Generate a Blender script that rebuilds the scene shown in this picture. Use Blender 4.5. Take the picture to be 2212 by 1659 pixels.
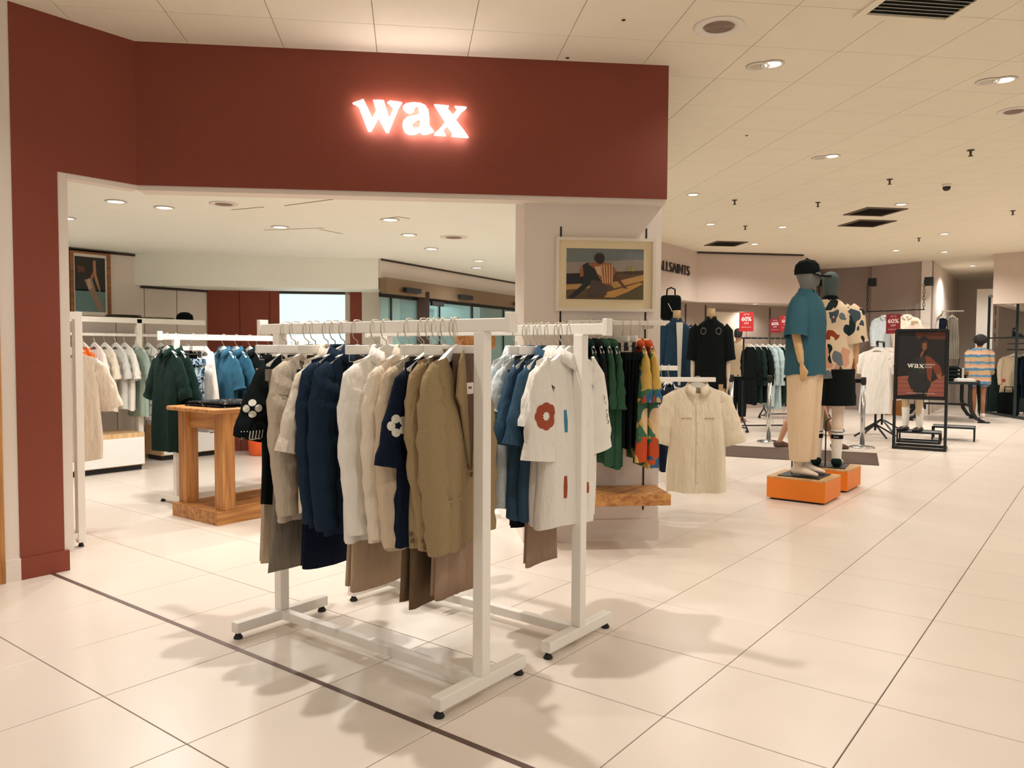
import bpy, math, random
from mathutils import Vector, Matrix
from mathutils.geometry import tessellate_polygon
random.seed(7)
for o in list(bpy.data.objects): bpy.data.objects.remove(o)
scene = bpy.context.scene
COL = scene.collection
PI = math.pi
R = math.radians

# ------------------------------------------------------------------ camera
W_, H_ = 2212.0, 1659.0
FPX, PITCH, ROLL, YAW, CH = 1692.0, R(2.5), R(.3), R(37.5), 1.36
def _tw(v):
    return Vector((v[0]*math.cos(YAW)-v[1]*math.sin(YAW), v[0]*math.sin(YAW)+v[1]*math.cos(YAW), v[2]))
_f = Vector((0, math.cos(PITCH), -math.sin(PITCH)))
_r0 = Vector((1, 0, 0)); _u0 = Vector((0, math.sin(PITCH), math.cos(PITCH)))
_r = _r0*math.cos(ROLL)+_u0*math.sin(ROLL); _u = -_r0*math.sin(ROLL)+_u0*math.cos(ROLL)
FW, RT, UP = _tw(_f), _tw(_r), _tw(_u)
CAM = Vector((0, 0, CH))
cd = bpy.data.cameras.new('camera'); cam = bpy.data.objects.new('camera', cd); COL.objects.link(cam)
cd.sensor_fit = 'HORIZONTAL'; cd.sensor_width = 36.0; cd.lens = FPX/W_*36.0; cd.clip_start = .05; cd.clip_end = 200
cam.matrix_world = Matrix(((RT.x, UP.x, -FW.x, CAM.x), (RT.y, UP.y, -FW.y, CAM.y), (RT.z, UP.z, -FW.z, CAM.z), (0, 0, 0, 1)))
scene.camera = cam
def ray(x, y): return FW+RT*((x-W_/2)/FPX)-UP*((y-H_/2)/FPX)
def at(x, y, z=0.0):                       # survey: a point of the photo known to lie at height z
    d = ray(x, y); return CAM+d*((z-CH)/d.z)
def atd(x, y, depth): return CAM+ray(x, y)*depth
def atp(x, y, p0, n):                      # survey: a point known to lie on a wall plane
    d = ray(x, y); n = Vector(n); return CAM+d*((Vector(p0)-CAM).dot(n)/d.dot(n))

# ------------------------------------------------------------------ world, exposure
world = bpy.data.worlds.new('world'); scene.world = world; world.use_nodes = True
world.node_tree.nodes['Background'].inputs[0].default_value = (1.0, .95, .89, 1)
world.node_tree.nodes['Background'].inputs[1].default_value = .7
vs = scene.view_settings
vs.view_transform = 'Standard'; vs.look = 'None'; vs.gamma = 1.0; vs.use_curve_mapping = False
vs.exposure = -0.38

# ------------------------------------------------------------------ materials
def lin(c):
    o = []
    for v in c[:3]:
        v = v/255.0
        o.append(v/12.92 if v <= .04045 else ((v+.055)/1.055)**2.4)
    return (o[0], o[1], o[2], 1.0)
MATS = {}
def _new(name):
    m = bpy.data.materials.new(name); m.use_nodes = True
    nt = m.node_tree; b = nt.nodes['Principled BSDF']
    return m, nt, b
def mat(name, rgb, rough=.6, metal=0.0, var=.06, scale=6.0, bump=0.0, bscale=60.0, emit=0.0, spec=.5):
    if name in MATS: return MATS[name]
    m, nt, b = _new(name)
    c = lin(rgb)
    b.inputs['Roughness'].default_value = rough; b.inputs['Metallic'].default_value = metal
    b.inputs['Specular IOR Level'].default_value = spec
    tc = nt.nodes.new('ShaderNodeTexCoord')
    nz = nt.nodes.new('ShaderNodeTexNoise'); nz.inputs['Scale'].default_value = scale; nz.inputs['Detail'].default_value = 3
    nt.links.new(tc.outputs['Object'], nz.inputs['Vector'])
    mx = nt.nodes.new('ShaderNodeMix'); mx.data_type = 'RGBA'
    mx.inputs[6].default_value = tuple(v*(1-var) for v in c[:3])+(1,)
    mx.inputs[7].default_value = tuple(min(1, v*(1+var)) for v in c[:3])+(1,)
    nt.links.new(nz.outputs['Fac'], mx.inputs[0]); nt.links.new(mx.outputs[2], b.inputs['Base Color'])
    if bump:
        n2 = nt.nodes.new('ShaderNodeTexNoise'); n2.inputs['Scale'].default_value = bscale; n2.inputs['Detail'].default_value = 2
        nt.links.new(tc.outputs['Object'], n2.inputs['Vector'])
        bp = nt.nodes.new('ShaderNodeBump'); bp.inputs['Strength'].default_value = bump; bp.inputs['Distance'].default_value = .01
        nt.links.new(n2.outputs['Fac'], bp.inputs['Height']); nt.links.new(bp.outputs[0], b.inputs['Normal'])
    if emit:
        b.inputs['Emission Color'].default_value = c; b.inputs['Emission Strength'].default_value = emit
    MATS[name] = m; return m
def fabric(name, rgb, weave=320.0, var=.16, rough=.92, rgb2=None):
    """woven cloth: fine weave colour grain, soft wrinkle relief"""
    if name in MATS: return MATS[name]
    m, nt, b = _new(name); c = lin(rgb); c2 = lin(rgb2) if rgb2 else c
    b.inputs['Roughness'].default_value = rough; b.inputs['Specular IOR Level'].default_value = .15
    tc = nt.nodes.new('ShaderNodeTexCoord')
    nz = nt.nodes.new('ShaderNodeTexNoise'); nz.inputs['Scale'].default_value = weave; nz.inputs['Detail'].default_value = 2
    nt.links.new(tc.outputs['Object'], nz.inputs['Vector'])
    mx = nt.nodes.new('ShaderNodeMix'); mx.data_type = 'RGBA'
    mx.inputs[6].default_value = tuple(v*(1-var) for v in c[:3])+(1,)
    mx.inputs[7].default_value = tuple(min(1, v*(1+var)) for v in c2[:3])+(1,)
    nt.links.new(nz.outputs['Fac'], mx.inputs[0]); nt.links.new(mx.outputs[2], b.inputs['Base Color'])
    wr = nt.nodes.new('ShaderNodeTexNoise'); wr.inputs['Scale'].default_value = 16; wr.inputs['Detail'].default_value = 4
    mp = nt.nodes.new('ShaderNodeMapping'); mp.inputs['Scale'].default_value = (1.6, 1.6, .45)
    nt.links.new(tc.outputs['Object'], mp.inputs['Vector']); nt.links.new(mp.outputs[0], wr.inputs['Vector'])
    bp = nt.nodes.new('ShaderNodeBump'); bp.inputs['Strength'].default_value = .6; bp.inputs['Distance'].default_value = .03
    nt.links.new(wr.outputs['Fac'], bp.inputs['Height']); nt.links.new(bp.outputs[0], b.inputs['Normal'])
    MATS[name] = m; return m
def blobs(name, base, cols, scale=9.0, cover=.6, distort=.35, stretch=(1, 1, 1)):
    """printed cloth: irregular patches in several colours on a ground colour"""
    if name in MATS: return MATS[name]
    m, nt, b = _new(name); b.inputs['Roughness'].default_value = .9; b.inputs['Specular IOR Level'].default_value = .15
    tc = nt.nodes.new('ShaderNodeTexCoord')
    mp = nt.nodes.new('ShaderNodeMapping'); mp.inputs['Scale'].default_value = stretch
    nt.links.new(tc.outputs['Object'], mp.inputs['Vector'])
    nz = nt.nodes.new('ShaderNodeTexNoise'); nz.inputs['Scale'].default_value = scale*.9; nz.inputs['Detail'].default_value = 1
    nt.links.new(mp.outputs[0], nz.inputs['Vector'])
    ad = nt.nodes.new('ShaderNodeMixRGB'); ad.blend_type = 'ADD'; ad.inputs[0].default_value = distort/scale*6
    nt.links.new(mp.outputs[0], ad.inputs[1]); nt.links.new(nz.outputs['Color'], ad.inputs[2])
    vo = nt.nodes.new('ShaderNodeTexVoronoi'); vo.inputs['Scale'].default_value = scale
    nt.links.new(ad.outputs[0], vo.inputs['Vector'])
    sp = nt.nodes.new('ShaderNodeSeparateColor'); nt.links.new(vo.outputs['Color'], sp.inputs[0])
    rp = nt.nodes.new('ShaderNodeValToRGB'); rp.color_ramp.interpolation = 'CONSTANT'
    els = rp.color_ramp.elements
    els[0].position = 0; els[0].color = lin(cols[0]); els[1].position = 1.0/len(cols); els[1].color = lin(cols[1 % len(cols)])
    for k in range(2, len(cols)):
        e = els.new(k/len(cols)); e.color = lin(cols[k])
    nt.links.new(sp.outputs[0], rp.inputs[0])
    th = nt.nodes.new('ShaderNodeMath'); th.operation = 'LESS_THAN'; th.inputs[1].default_value = cover
    nt.links.new(vo.outputs['Distance'], th.inputs[0])
    mx = nt.nodes.new('ShaderNodeMix'); mx.data_type = 'RGBA'; mx.inputs[6].default_value = lin(base)
    nt.links.new(th.outputs[0], mx.inputs[0]); nt.links.new(rp.outputs[0], mx.inputs[7]); nt.links.new(mx.outputs[2], b.inputs['Base Color'])
    MATS[name] = m; return m
def stripes(name, cols, scale=20.0, axis='Z', cross=None, wob=0.0):
    """striped or checked cloth"""
    if name in MATS: return MATS[name]
    m, nt, b = _new(name); b.inputs['Roughness'].default_value = .92; b.inputs['Specular IOR Level'].default_value = .15
    tc = nt.nodes.new('ShaderNodeTexCoord'); sx = nt.nodes.new('ShaderNodeSeparateXYZ'); nt.links.new(tc.outputs['Object'], sx.inputs[0])
    def band(ax):
        mu = nt.nodes.new('ShaderNodeMath'); mu.operation = 'MULTIPLY'; mu.inputs[1].default_value = scale
        nt.links.new(sx.outputs[ax], mu.inputs[0]); src = mu
        if wob:
            nz = nt.nodes.new('ShaderNodeTexNoise'); nz.inputs['Scale'].default_value = 14
            nt.links.new(tc.outputs['Object'], nz.inputs['Vector'])
            ma = nt.nodes.new('ShaderNodeMath'); ma.operation = 'MULTIPLY_ADD'; ma.inputs[1].default_value = wob
            nt.links.new(nz.outputs['Fac'], ma.inputs[0]); nt.links.new(mu.outputs[0], ma.inputs[2]); src = ma
        fr = nt.nodes.new('ShaderNodeMath'); fr.operation = 'FRACT'; nt.links.new(src.outputs[0], fr.inputs[0]); return fr
    fr = band(axis)
    rp = nt.nodes.new('ShaderNodeValToRGB'); rp.color_ramp.interpolation = 'CONSTANT'; els = rp.color_ramp.elements
    els[0].position = 0; els[0].color = lin(cols[0]); els[1].position = 1.0/len(cols); els[1].color = lin(cols[1])
    for k in range(2, len(cols)):
        e = els.new(k/len(cols)); e.color = lin(cols[k])
    nt.links.new(fr.outputs[0], rp.inputs[0]); out = rp.outputs[0]
    if cross:
        f2 = band(cross[0]); th = nt.nodes.new('ShaderNodeMath'); th.operation = 'LESS_THAN'; th.inputs[1].default_value = cross[2]
        nt.links.new(f2.outputs[0], th.inputs[0])
        mx = nt.nodes.new('ShaderNodeMix'); mx.data_type = 'RGBA'; mx.inputs[7].default_value = lin(cross[1])
        nt.links.new(th.outputs[0], mx.inputs[0]); nt.links.new(out, mx.inputs[6]); out = mx.outputs[2]
    nt.links.new(out, b.inputs['Base Color'])
    MATS[name] = m; return m
def wood(name, a, c, rough=.45, scale=3.0, along='Y'):
    if name in MATS: return MATS[name]
    m, nt, b = _new(name); b.inputs['Roughness'].default_value = rough
    tc = nt.nodes.new('ShaderNodeTexCoord'); mp = nt.nodes.new('ShaderNodeMapping')
    s = {'X': (.6, 9, 9), 'Y': (9, .6, 9), 'Z': (9, 9, .6)}[along]; mp.inputs['Scale'].default_value = s
    nt.links.new(tc.outputs['Object'], mp.inputs['Vector'])
    nz = nt.nodes.new('ShaderNodeTexNoise'); nz.inputs['Scale'].default_value = scale; nz.inputs['Detail'].default_value = 6; nz.inputs['Distortion'].default_value = .6
    nt.links.new(mp.outputs[0], nz.inputs['Vector'])
    rp = nt.nodes.new('ShaderNodeValToRGB'); rp.color_ramp.elements[0].position = .35; rp.color_ramp.elements[1].position = .68
    rp.color_ramp.elements[0].color = lin(a); rp.color_ramp.elements[1].color = lin(c)
    nt.links.new(nz.outputs['Fac'], rp.inputs[0]); nt.links.new(rp.outputs[0], b.inputs['Base Color'])
    bp = nt.nodes.new('ShaderNodeBump'); bp.inputs['Strength'].default_value = .15; bp.inputs['Distance'].default_value = .004
    nt.links.new(nz.outputs['Fac'], bp.inputs['Height']); nt.links.new(bp.outputs[0], b.inputs['Normal'])
    MATS[name] = m; return m
def glow(name, rgb, s):
    if name in MATS: return MATS[name]
    m, nt, b = _new(name); b.inputs['Base Color'].default_value = lin(rgb)
    b.inputs['Emission Color'].default_value = lin(rgb); b.inputs['Emission Strength'].default_value = s
    MATS[name] = m; return m
def glassm(name, rgb, rough=.05, alpha=.35):
    if name in MATS: return MATS[name]
    m, nt, b = _new(name)
    b.inputs['Base Color'].default_value = lin(rgb); b.inputs['Roughness'].default_value = rough
    tr = nt.nodes.new('ShaderNodeBsdfTransparent'); tr.inputs[0].default_value = lin((225, 240, 238))
    ms = nt.nodes.new('ShaderNodeMixShader'); ms.inputs[0].default_value = alpha
    nt.links.new(tr.outputs[0], ms.inputs[1]); nt.links.new(b.outputs[0], ms.inputs[2])
    nt.links.new(ms.outputs[0], nt.nodes['Material Output'].inputs['Surface'])
    MATS[name] = m; return m

# ------------------------------------------------------------------ mesh building
class MB:
    def __init__(s): s.v = []; s.f = []
    def quad(s, a, b, c, d):
        n = len(s.v); s.v += [tuple(a), tuple(b), tuple(c), tuple(d)]; s.f.append((n, n+1, n+2, n+3)); return s
    def box(s, x0, x1, y0, y1, z0, z1, m=None):
        n = len(s.v); P = [(x0, y0, z0), (x1, y0, z0), (x1, y1, z0), (x0, y1, z0), (x0, y0, z1), (x1, y0, z1), (x1, y1, z1), (x0, y1, z1)]
        if m is not None: P = [tuple(m @ Vector(p)) for p in P]
        s.v += P
        s.f += [tuple(n+i for i in q) for q in ((3, 2, 1, 0), (4, 5, 6, 7), (0, 1, 5, 4), (1, 2, 6, 5), (2, 3, 7, 6), (3, 0, 4, 7))]; return s
    def bar(s, a, b, w, h=None, up=(0, 0, 1)):
        """square bar between two points"""
        h = h or w; a = Vector(a); b = Vector(b); d = (b-a); L = d.length; d.normalize()
        u = Vector(up)
        if abs(d.dot(u)) > .95: u = Vector((0, 1, 0))
        x = d.cross(u).normalized(); y = x.cross(d)
        m = Matrix(((x.x, d.x, y.x, a.x), (x.y, d.y, y.y, a.y), (x.z, d.z, y.z, a.z), (0, 0, 0, 1)))
        return s.box(-w/2, w/2, 0, L, -h/2, h/2, m)
    def loft(s, rings, cap0=True, cap1=True, closed=True):
        n = len(s.v); k = len(rings[0])
        for r in rings: s.v += [tuple(p) for p in r]
        for i in range(len(rings)-1):
            for j in range(k if closed else k-1):
                a = n+i*k+j; b = n+i*k+(j+1) % k
                s.f.append((a, b, b+k, a+k))
        if cap0: s.f.append(tuple(n+j for j in reversed(range(k))))
        if cap1: s.f.append(tuple(n+(len(rings)-1)*k+j for j in range(k)))
        return s
    def tube(s, pts, r, n=8, cap=True, ry=None, ref=(0, 1, 0)):
        """round or oval tube along a path; r and ry may be lists; ry acts along ref"""
        pts = [Vector(p) for p in pts]; m = len(pts)
        rs = r if isinstance(r, (list, tuple)) else [r]*m
        rys = ry if isinstance(ry, (list, tuple)) else ([ry]*m if ry is not None else rs)
        rings = []; e = None
        for i, p in enumerate(pts):
            d = (pts[min(i+1, m-1)]-pts[max(i-1, 0)])
            d = d.normalized() if d.length > 1e-9 else Vector((0, 0, 1))
            g = Vector(ref)
            if abs(d.dot(g)) > .98: g = Vector((1, 0, 0)) if abs(d.x) < .9 else Vector((0, 0, 1))
            e1 = d.cross(g).normalized(); e2 = e1.cross(d).normalized()
            if e is not None and e1.dot(e) < 0: e1 = -e1; e2 = -e2
            e = e1
            rings.append([p+e1*(math.cos(2*PI*j/n)*rs[i])+e2*(math.sin(2*PI*j/n)*rys[i]) for j in range(n)])
        return s.loft(rings, cap, cap)
    def lathe(s, prof, n=20, c=(0, 0, 0), cap=True):
        return s.loft([[(c[0]+r*math.cos(2*PI*j/n), c[1]+r*math.sin(2*PI*j/n), c[2]+z) for j in range(n)] for r, z in prof], cap, cap)
    def plate(s, poly, fn, d0, d1, holes=()):
        """flat plate of polygon outline; fn(x, y, d) -> 3D"""
        loops = [[Vector((p[0], p[1], 0)) for p in poly]]+[[Vector((p[0], p[1], 0)) for p in h] for h in holes]
        tri = tessellate_polygon(loops); flat = [p for l in loops for p in l]; n = len(s.v); k = len(flat)
        s.v += [tuple(fn(p.x, p.y, d0)) for p in flat]+[tuple(fn(p.x, p.y, d1)) for p in flat]
        for t in tri:
            s.f.append((n+t[0], n+t[1], n+t[2])); s.f.append((n+k+t[2], n+k+t[1], n+k+t[0]))
        o = 0
        for l in loops:
            for j in range(len(l)):
                a = n+o+j; b = n+o+(j+1) % len(l); s.f.append((a, b, b+k, a+k))
            o += len(l)
        return s
    def mesh(s, name, smooth=False):
        me = bpy.data.meshes.new(name); me.from_pydata(s.v, [], s.f); me.update()
        if smooth: me.polygons.foreach_set('use_smooth', [True]*len(me.polygons))
        return me
    def build(s, name, m, parent=None, smooth=False, loc=None, rot=None, bevel=0.0, fix=False, **tags):
        me = s.mesh(name, smooth)
        if fix:
            import bmesh
            b = bmesh.new(); b.from_mesh(me); bmesh.ops.recalc_face_normals(b, faces=b.faces); b.to_mesh(me); b.free()
        if m: me.materials.append(m)
        return link(name, me, parent, loc, rot, bevel, **tags)
def link(name, me, parent=None, loc=None, rot=None, bevel=0.0, **tags):
    o = bpy.data.objects.new(name, me); COL.objects.link(o)
    if parent: o.parent = parent
    if loc is not None: o.location = loc
    if rot is not None: o.rotation_euler = (0, 0, rot)
    if bevel:
        b = o.modifiers.new('bevel', 'BEVEL'); b.width = bevel; b.segments = 2; b.limit_method = 'ANGLE'
    tag(o, **tags); return o
def tag(o, label=None, cat=None, group=None, kind=None):
    if label: o['label'] = label
    if cat: o['category'] = cat
    if group: o['group'] = group
    if kind: o['kind'] = kind
    return o
def thing(name, loc, rot=0.0, **tags):
    return link(name, None, None, loc, rot, **tags)
def text_mesh(body, size, depth=.002, sx=1.0, bold=0.0):
    cu = bpy.data.curves.new('lettering', 'FONT'); cu.body = body; cu.size = size; cu.extrude = depth; cu.align_x = 'CENTER'; cu.align_y = 'CENTER'
    cu.offset = bold; cu.resolution_u = 3
    o = bpy.data.objects.new('lettering', cu); COL.objects.link(o)
    dg = bpy.context.evaluated_depsgraph_get(); me = bpy.data.meshes.new_from_object(o.evaluated_get(dg))
    bpy.data.objects.remove(o); bpy.data.curves.remove(cu)
    if sx != 1.0: me.transform(Matrix.Diagonal((sx, 1, 1, 1)))
    return me
def put_text(body, size, m, parent, mtx, depth=.001, sx=1.0, bold=0.0, name='lettering'):
    me = text_mesh(body, size, depth, sx, bold); me.materials.clear(); me.materials.append(m); me.transform(mtx)
    return link(name, me, parent)
def frame(o, x, y, z):      # matrix from origin and three axes
    return Matrix(((x[0], y[0], z[0], o[0]), (x[1], y[1], z[1], o[1]), (x[2], y[2], z[2], o[2]), (0, 0, 0, 1)))
U45 = Vector((math.sqrt(.5), math.sqrt(.5), 0)); V45 = Vector((-math.sqrt(.5), math.sqrt(.5), 0)); ZZ = Vector((0, 0, 1))

# shared materials
WHITE = mat('white_paint', (232, 224, 212), .55, var=.02)
WALLW = mat('warm_white_wall', (226, 214, 202), .7, var=.03, scale=2)
CEILM = mat('ceiling_tile', (238, 228, 206), .9, var=.04, scale=3, bump=.25, bscale=220)
INCEIL = mat('shop_ceiling', (242, 243, 232), .85, var=.03, scale=2)
TERRA = mat('terracotta_paint', (130, 58, 37), .62, var=.06, scale=3, bump=.08, bscale=300)
FLOORM = mat('stone_tile', (224, 211, 197), .3, var=.05, scale=2.2)
GROUT = mat('grout', (66, 52, 44), .9)
RACKW = mat('white_powder_coat', (246, 240, 230), .35, var=.02)
BLACKR = mat('black_rubber', (22, 22, 24), .6)
BLACKM = mat('black_metal', (24, 30, 30), .45, metal=.3)
STEEL = mat('polished_steel', (190, 190, 188), .22, metal=1.0, var=.03)
CHROME = mat('hanger_wire', (206, 198, 178), .3, metal=.9)
OAK = wood('honey_oak', (150, 92, 40), (206, 148, 82))
OAKX = wood('honey_oak_cross', (150, 92, 40), (206, 148, 82), along='X')
OAKZ = wood('honey_oak_upright', (150, 92, 40), (204, 146, 80), along='Z')
HANGW = mat('white_hanger', (238, 234, 226), .4, var=.02)
# ------------------------------------------------------------------ lamps
def downlight(p, power, name='downlight', label='', twin=None, lit=True, spot=150, group=None, size=.06, col=(1, .96, .91)):
    t = thing(name, p, label=label, cat='ceiling light', group=group)
    MB().lathe([(.075, 0), (.082, -.004), (.062, -.008), (.058, -.002), (.058, 0)], 20).build('trim_ring', WHITE, t, True)
    MB().lathe([(.056, .0), (.056, -.003), (.001, -.004)], 20).build('lens', glow('lamp_lens', (255, 246, 228), 9.0 if lit else .3), t)
    if twin is not None:
        c = (twin[0], twin[1], 0)
        MB().lathe([(.075, 0), (.082, -.004), (.062, -.008), (.058, -.002), (.058, 0)], 20, c).build('trim_ring', WHITE, t, True)
        MB().lathe([(.056, .0), (.056, -.003), (.001, -.004)], 20, c).build('lens', mat('dim_lens', (200, 190, 170), .4), t)
    if lit and power:
        l = bpy.data.lights.new('downlight_lamp', 'SPOT'); l.energy = power; l.spot_size = R(spot); l.spot_blend = .6; l.shadow_soft_size = size
        l.color = col
        lo = bpy.data.objects.new('downlight_lamp', l); COL.objects.link(lo); lo.parent = t; lo.location = (0, 0, -.03)
    return t
CEIL = 3.32; INC = 2.50
# aisle lamps that the photo shows in the mall ceiling
MALL = [((1668, 138), 'bright round downlight beside a dark socket, right of the red fascia', (-.09, -.02)),
        ((2170, 172), 'lit twin downlight near the right edge of the aisle ceiling', (-.1, -.03)),
        ((1797, 337), 'twin downlight midway along the aisle ceiling', (-.12, 0)),
        ((1497, 420), 'small downlight just right of the red fascia corner', None),
        ((1535, 484), 'tiny downlight in the aisle ceiling beyond the shop column', None),
        ((1690, 490), 'tiny downlight in the far aisle ceiling left of the centre', None),
        ((1630, 527), 'tiny downlight above the far store band', None),
        ((1947, 441), 'small downlight just behind the square grey vent', None),
        ((2040, 505), 'far downlight above the poster stand', None),
        ((2040, 544), 'farthest downlight above the poster stand', None)]
for i, (px, lb, tw) in enumerate(MALL):
    downlight(at(px[0], px[1], CEIL-.001), 95 if i < 3 else 160, label=lb, twin=tw, group='aisle downlights')
for i, (x, y) in enumerate([(.2, .9), (1.6, 3.6), (-3.4, .9), (.6, 5.8), (1.4, 9.5), (-.2, 13.5), (-.6, 16.3), (0, 19.4), (1.5, 15), (-3.4, 16.6), (-2.6, 20.5)]):  # added lamps without a known fixture, there to brighten the aisle
    downlight((x, y, CEIL-.001), 100 if y < 9 else 190, label='round downlight added to brighten the aisle', group='aisle downlights')
downlight((-2.7, 2.6, CEIL-.001), 250, label='strong spotlight above the racks, just over the picture edge', spot=95, size=.035, group='aisle downlights')
# lamps in the shop's lower ceiling
SHOPL = [((355, 448), 'lit downlight in the shop ceiling nearest the red pillar'), ((143, 471), 'lit downlight at the left edge of the shop opening'),
         ((843, 474), 'lit twin downlight in the middle of the shop ceiling'), ((932, 537), 'bright downlight towards the glass doors'),
         ((1035, 563), 'bright downlight nearer the glass doors'), ((1030, 578), 'bright downlight right at the glass doors'), ((605, 490), 'lit square-trimmed downlight near the ceiling crease')]
for i, (px, lb) in enumerate(SHOPL):
    downlight(at(px[0], px[1], INC-.001), [115, 90, 115, 100, 60, 60, 90][i], col=(1, .98, .95), label=lb, group='shop ceiling downlights')
for i, (x, y, e) in enumerate([(-3.45, 4.75, 70), (-4.75, 3.35, 80), (-6.2, 3.0, 60), (-5.6, 5.6, 60), (-8.3, 3.2, 60)]):  # added lamps that fill the deep shop interior with light
    downlight((x, y, INC-.001), e, label='downlight added behind the red fascia to light the shop', group='shop ceiling downlights')

# ------------------------------------------------------------------ setting: floor
fl = MB().box(-15, 6, -4, 26, -.06, -.006).build('floor', GROUT, kind='structure')
GX0, GY0, T = -1.287, 2.615, .6
def tile_mesh(w, h, b=.003):
    m = MB(); w2 = w/2; 
    m.loft([[(-w2, -w2, -h), (w2, -w2, -h), (w2, w2, -h), (-w2, w2, -h)], [(-w2, -w2, -b), (w2, -w2, -b), (w2, w2, -b), (-w2, w2, -b)],
            [(-w2+b, -w2+b, 0), (w2-b, -w2+b, 0), (w2-b, w2-b, 0), (-w2+b, w2-b, 0)]], cap0=False)
    return m
tm = tile_mesh(T-.0045, .02, .0012); TME = tm.mesh('floor_tile'); TME.materials.append(FLOORM)
def project(p):
    d = Vector(p)-CAM; z = d.dot(FW)
    return (W_/2+FPX*d.dot(RT)/z, H_/2-FPX*d.dot(UP)/z, z) if z > .05 else (None, None, z)
cells = []
for i in range(-22, 11):
    for j in range(-9, 38):
        cx = GX0+(i+.5)*T; cy = GY0+(j+.5)*T
        px, py, z = project((cx, cy, 0))
        vis = px is not None and -350 < px < 2560 and py < 2100 and z > .8
        cells.append((z if vis else 1e6, cx, cy))
cells.sort()
rest = MB()
for k, (z, cx, cy) in enumerate(cells):
    if k < 300 and z < 1e5:
        link('floor_tile', TME, fl, (cx, cy, 0))
    else:
        n = len(rest.v); rest.v += [(a+cx, b+cy, c) for a, b, c in tm.v]; rest.f += [tuple(n+q for q in f) for f in tm.f]
rest.build('floor_tile_field', FLOORM, fl, kind='stuff')
MB().box(-5.03, 5.8, 2.003, 2.028, -.004, .0015).build('trim_1', mat('threshold_strip', (104, 84, 74), .45, metal=.4), kind='structure', label='dark metal threshold strip across the floor')

# ------------------------------------------------------------------ setting: mall ceiling
cl = MB().box(-15, 6, -4, 26, CEIL+.006, CEIL+.06).build('ceiling', mat('ceiling_grid', (120, 104, 82), .9), kind='structure')
cm = tile_mesh(T-.004, .02, .001); CME = MB(); CME.v = [(a, b, -c) for a, b, c in cm.v]; CME.f = [tuple(reversed(f)) for f in cm.f]
CTM = CME.mesh('ceiling_tile'); CTM.materials.append(CEILM)
UL0, VL0 = -1.430*.985, 4.963*.985
cells = []
for i in range(-30, 34):
    for j in range(-26, 26):
        c = U45*(UL0+(i+.5)*T)+V45*(VL0+(j+.5)*T)
        if not (-14.5 < c.x < 5.5 and -3.5 < c.y < 25.5): continue
        px, py, z = project((c.x, c.y, CEIL))
        inshop = c.dot(V45) > 5.4 and -1.9 < c.dot(U45) < 1.6
        vis = px is not None and -200 < px < 2400 and py > -250 and z > .8 and not inshop and not (c.x < -5.2 and c.y < 9)
        cells.append((z if vis else 1e6, c.x, c.y))
cells.sort(); rest = MB(); rot = Matrix.Rotation(PI/4, 3, 'Z'); rv = [rot @ Vector(v) for v in CME.v]
for k, (z, cx, cy) in enumerate(cells):
    if k < 300 and z < 1e5: link('ceiling_tile', CTM, cl, (cx, cy, CEIL), PI/4)
    else:
        n = len(rest.v); rest.v += [(a.x+cx, a.y+cy, a.z+CEIL) for a in rv]; rest.f += [tuple(n+q for q in f) for f in CME.f]
rest.build('ceiling_tile_field', CEILM, cl, kind='stuff')

# ------------------------------------------------------------------ setting: shop front
FX = -5.03; C0 = Vector((-5.03, 2.57, 0)); E0 = Vector((-2.49, 5.0, 0)); FB = 2.41
ud = (E0-C0).normalized(); vd = Vector((-ud.y, ud.x, 0))     # along the fascia, and into the shop
th = .16
def slab(a, b, z0, z1, thick, name, m, parent=None, off=0.0, side=None, **k):
    a = Vector(a); b = Vector(b); d = (b-a).normalized(); n = side if side is not None else Vector((-d.y, d.x, 0))
    mb = MB(); P = [a+n*off, b+n*off, b+n*(off+thick), a+n*(off+thick)]
    mb.loft([[(p.x, p.y, z0) for p in P], [(p.x, p.y, z1) for p in P]])
    return mb.build(name, m, parent, fix=True, **k)
# red shop front: pillar, side fascia, main fascia as one painted front
mb = MB()
mb.loft([[(FX-.12, 1.845, z), (FX, 1.845, z), (FX, 2.09, z), (FX-.12, 2.09, z)] for z in (0, CEIL)])
wl = mb.build('wall_front', TERRA, fix=True, kind='structure')
mb = MB(); q = C0+vd*th; 
mb.loft([[(FX, 2.09, z), (C0.x, C0.y, z), (C0.x+vd.x*th*.4-.12, C0.y+vd.y*th+.05, z), (FX-.12, 2.09, z)] for z in (FB, CEIL)])
mb.build('side_fascia', TERRA, wl, fix=True)
slab(C0, E0, FB, CEIL, th, 'main_fascia', TERRA, wl, side=vd)
bp = MB().box(FX-.02, FX+.012, 1.845, 2.115, 0, .125).build('baseboard_front', TERRA, kind='structure', bevel=.002)
tr = MB(); tr.box(FX-.1, FX-.01, 2.09, 2.15, .11, FB); tr.build('trim_2', WALLW, kind='structure', label='white edge strip beside the red pillar')
tr = MB(); tr.box(FX-.1, FX-.008, 2.15, 2.58, FB-.03, FB); tr.build('trim_3', WALLW, kind='structure')
slab(C0, E0, FB-.032, FB, th-.015, 'trim_4', WALLW, side=vd, off=.01, kind='structure')
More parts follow.
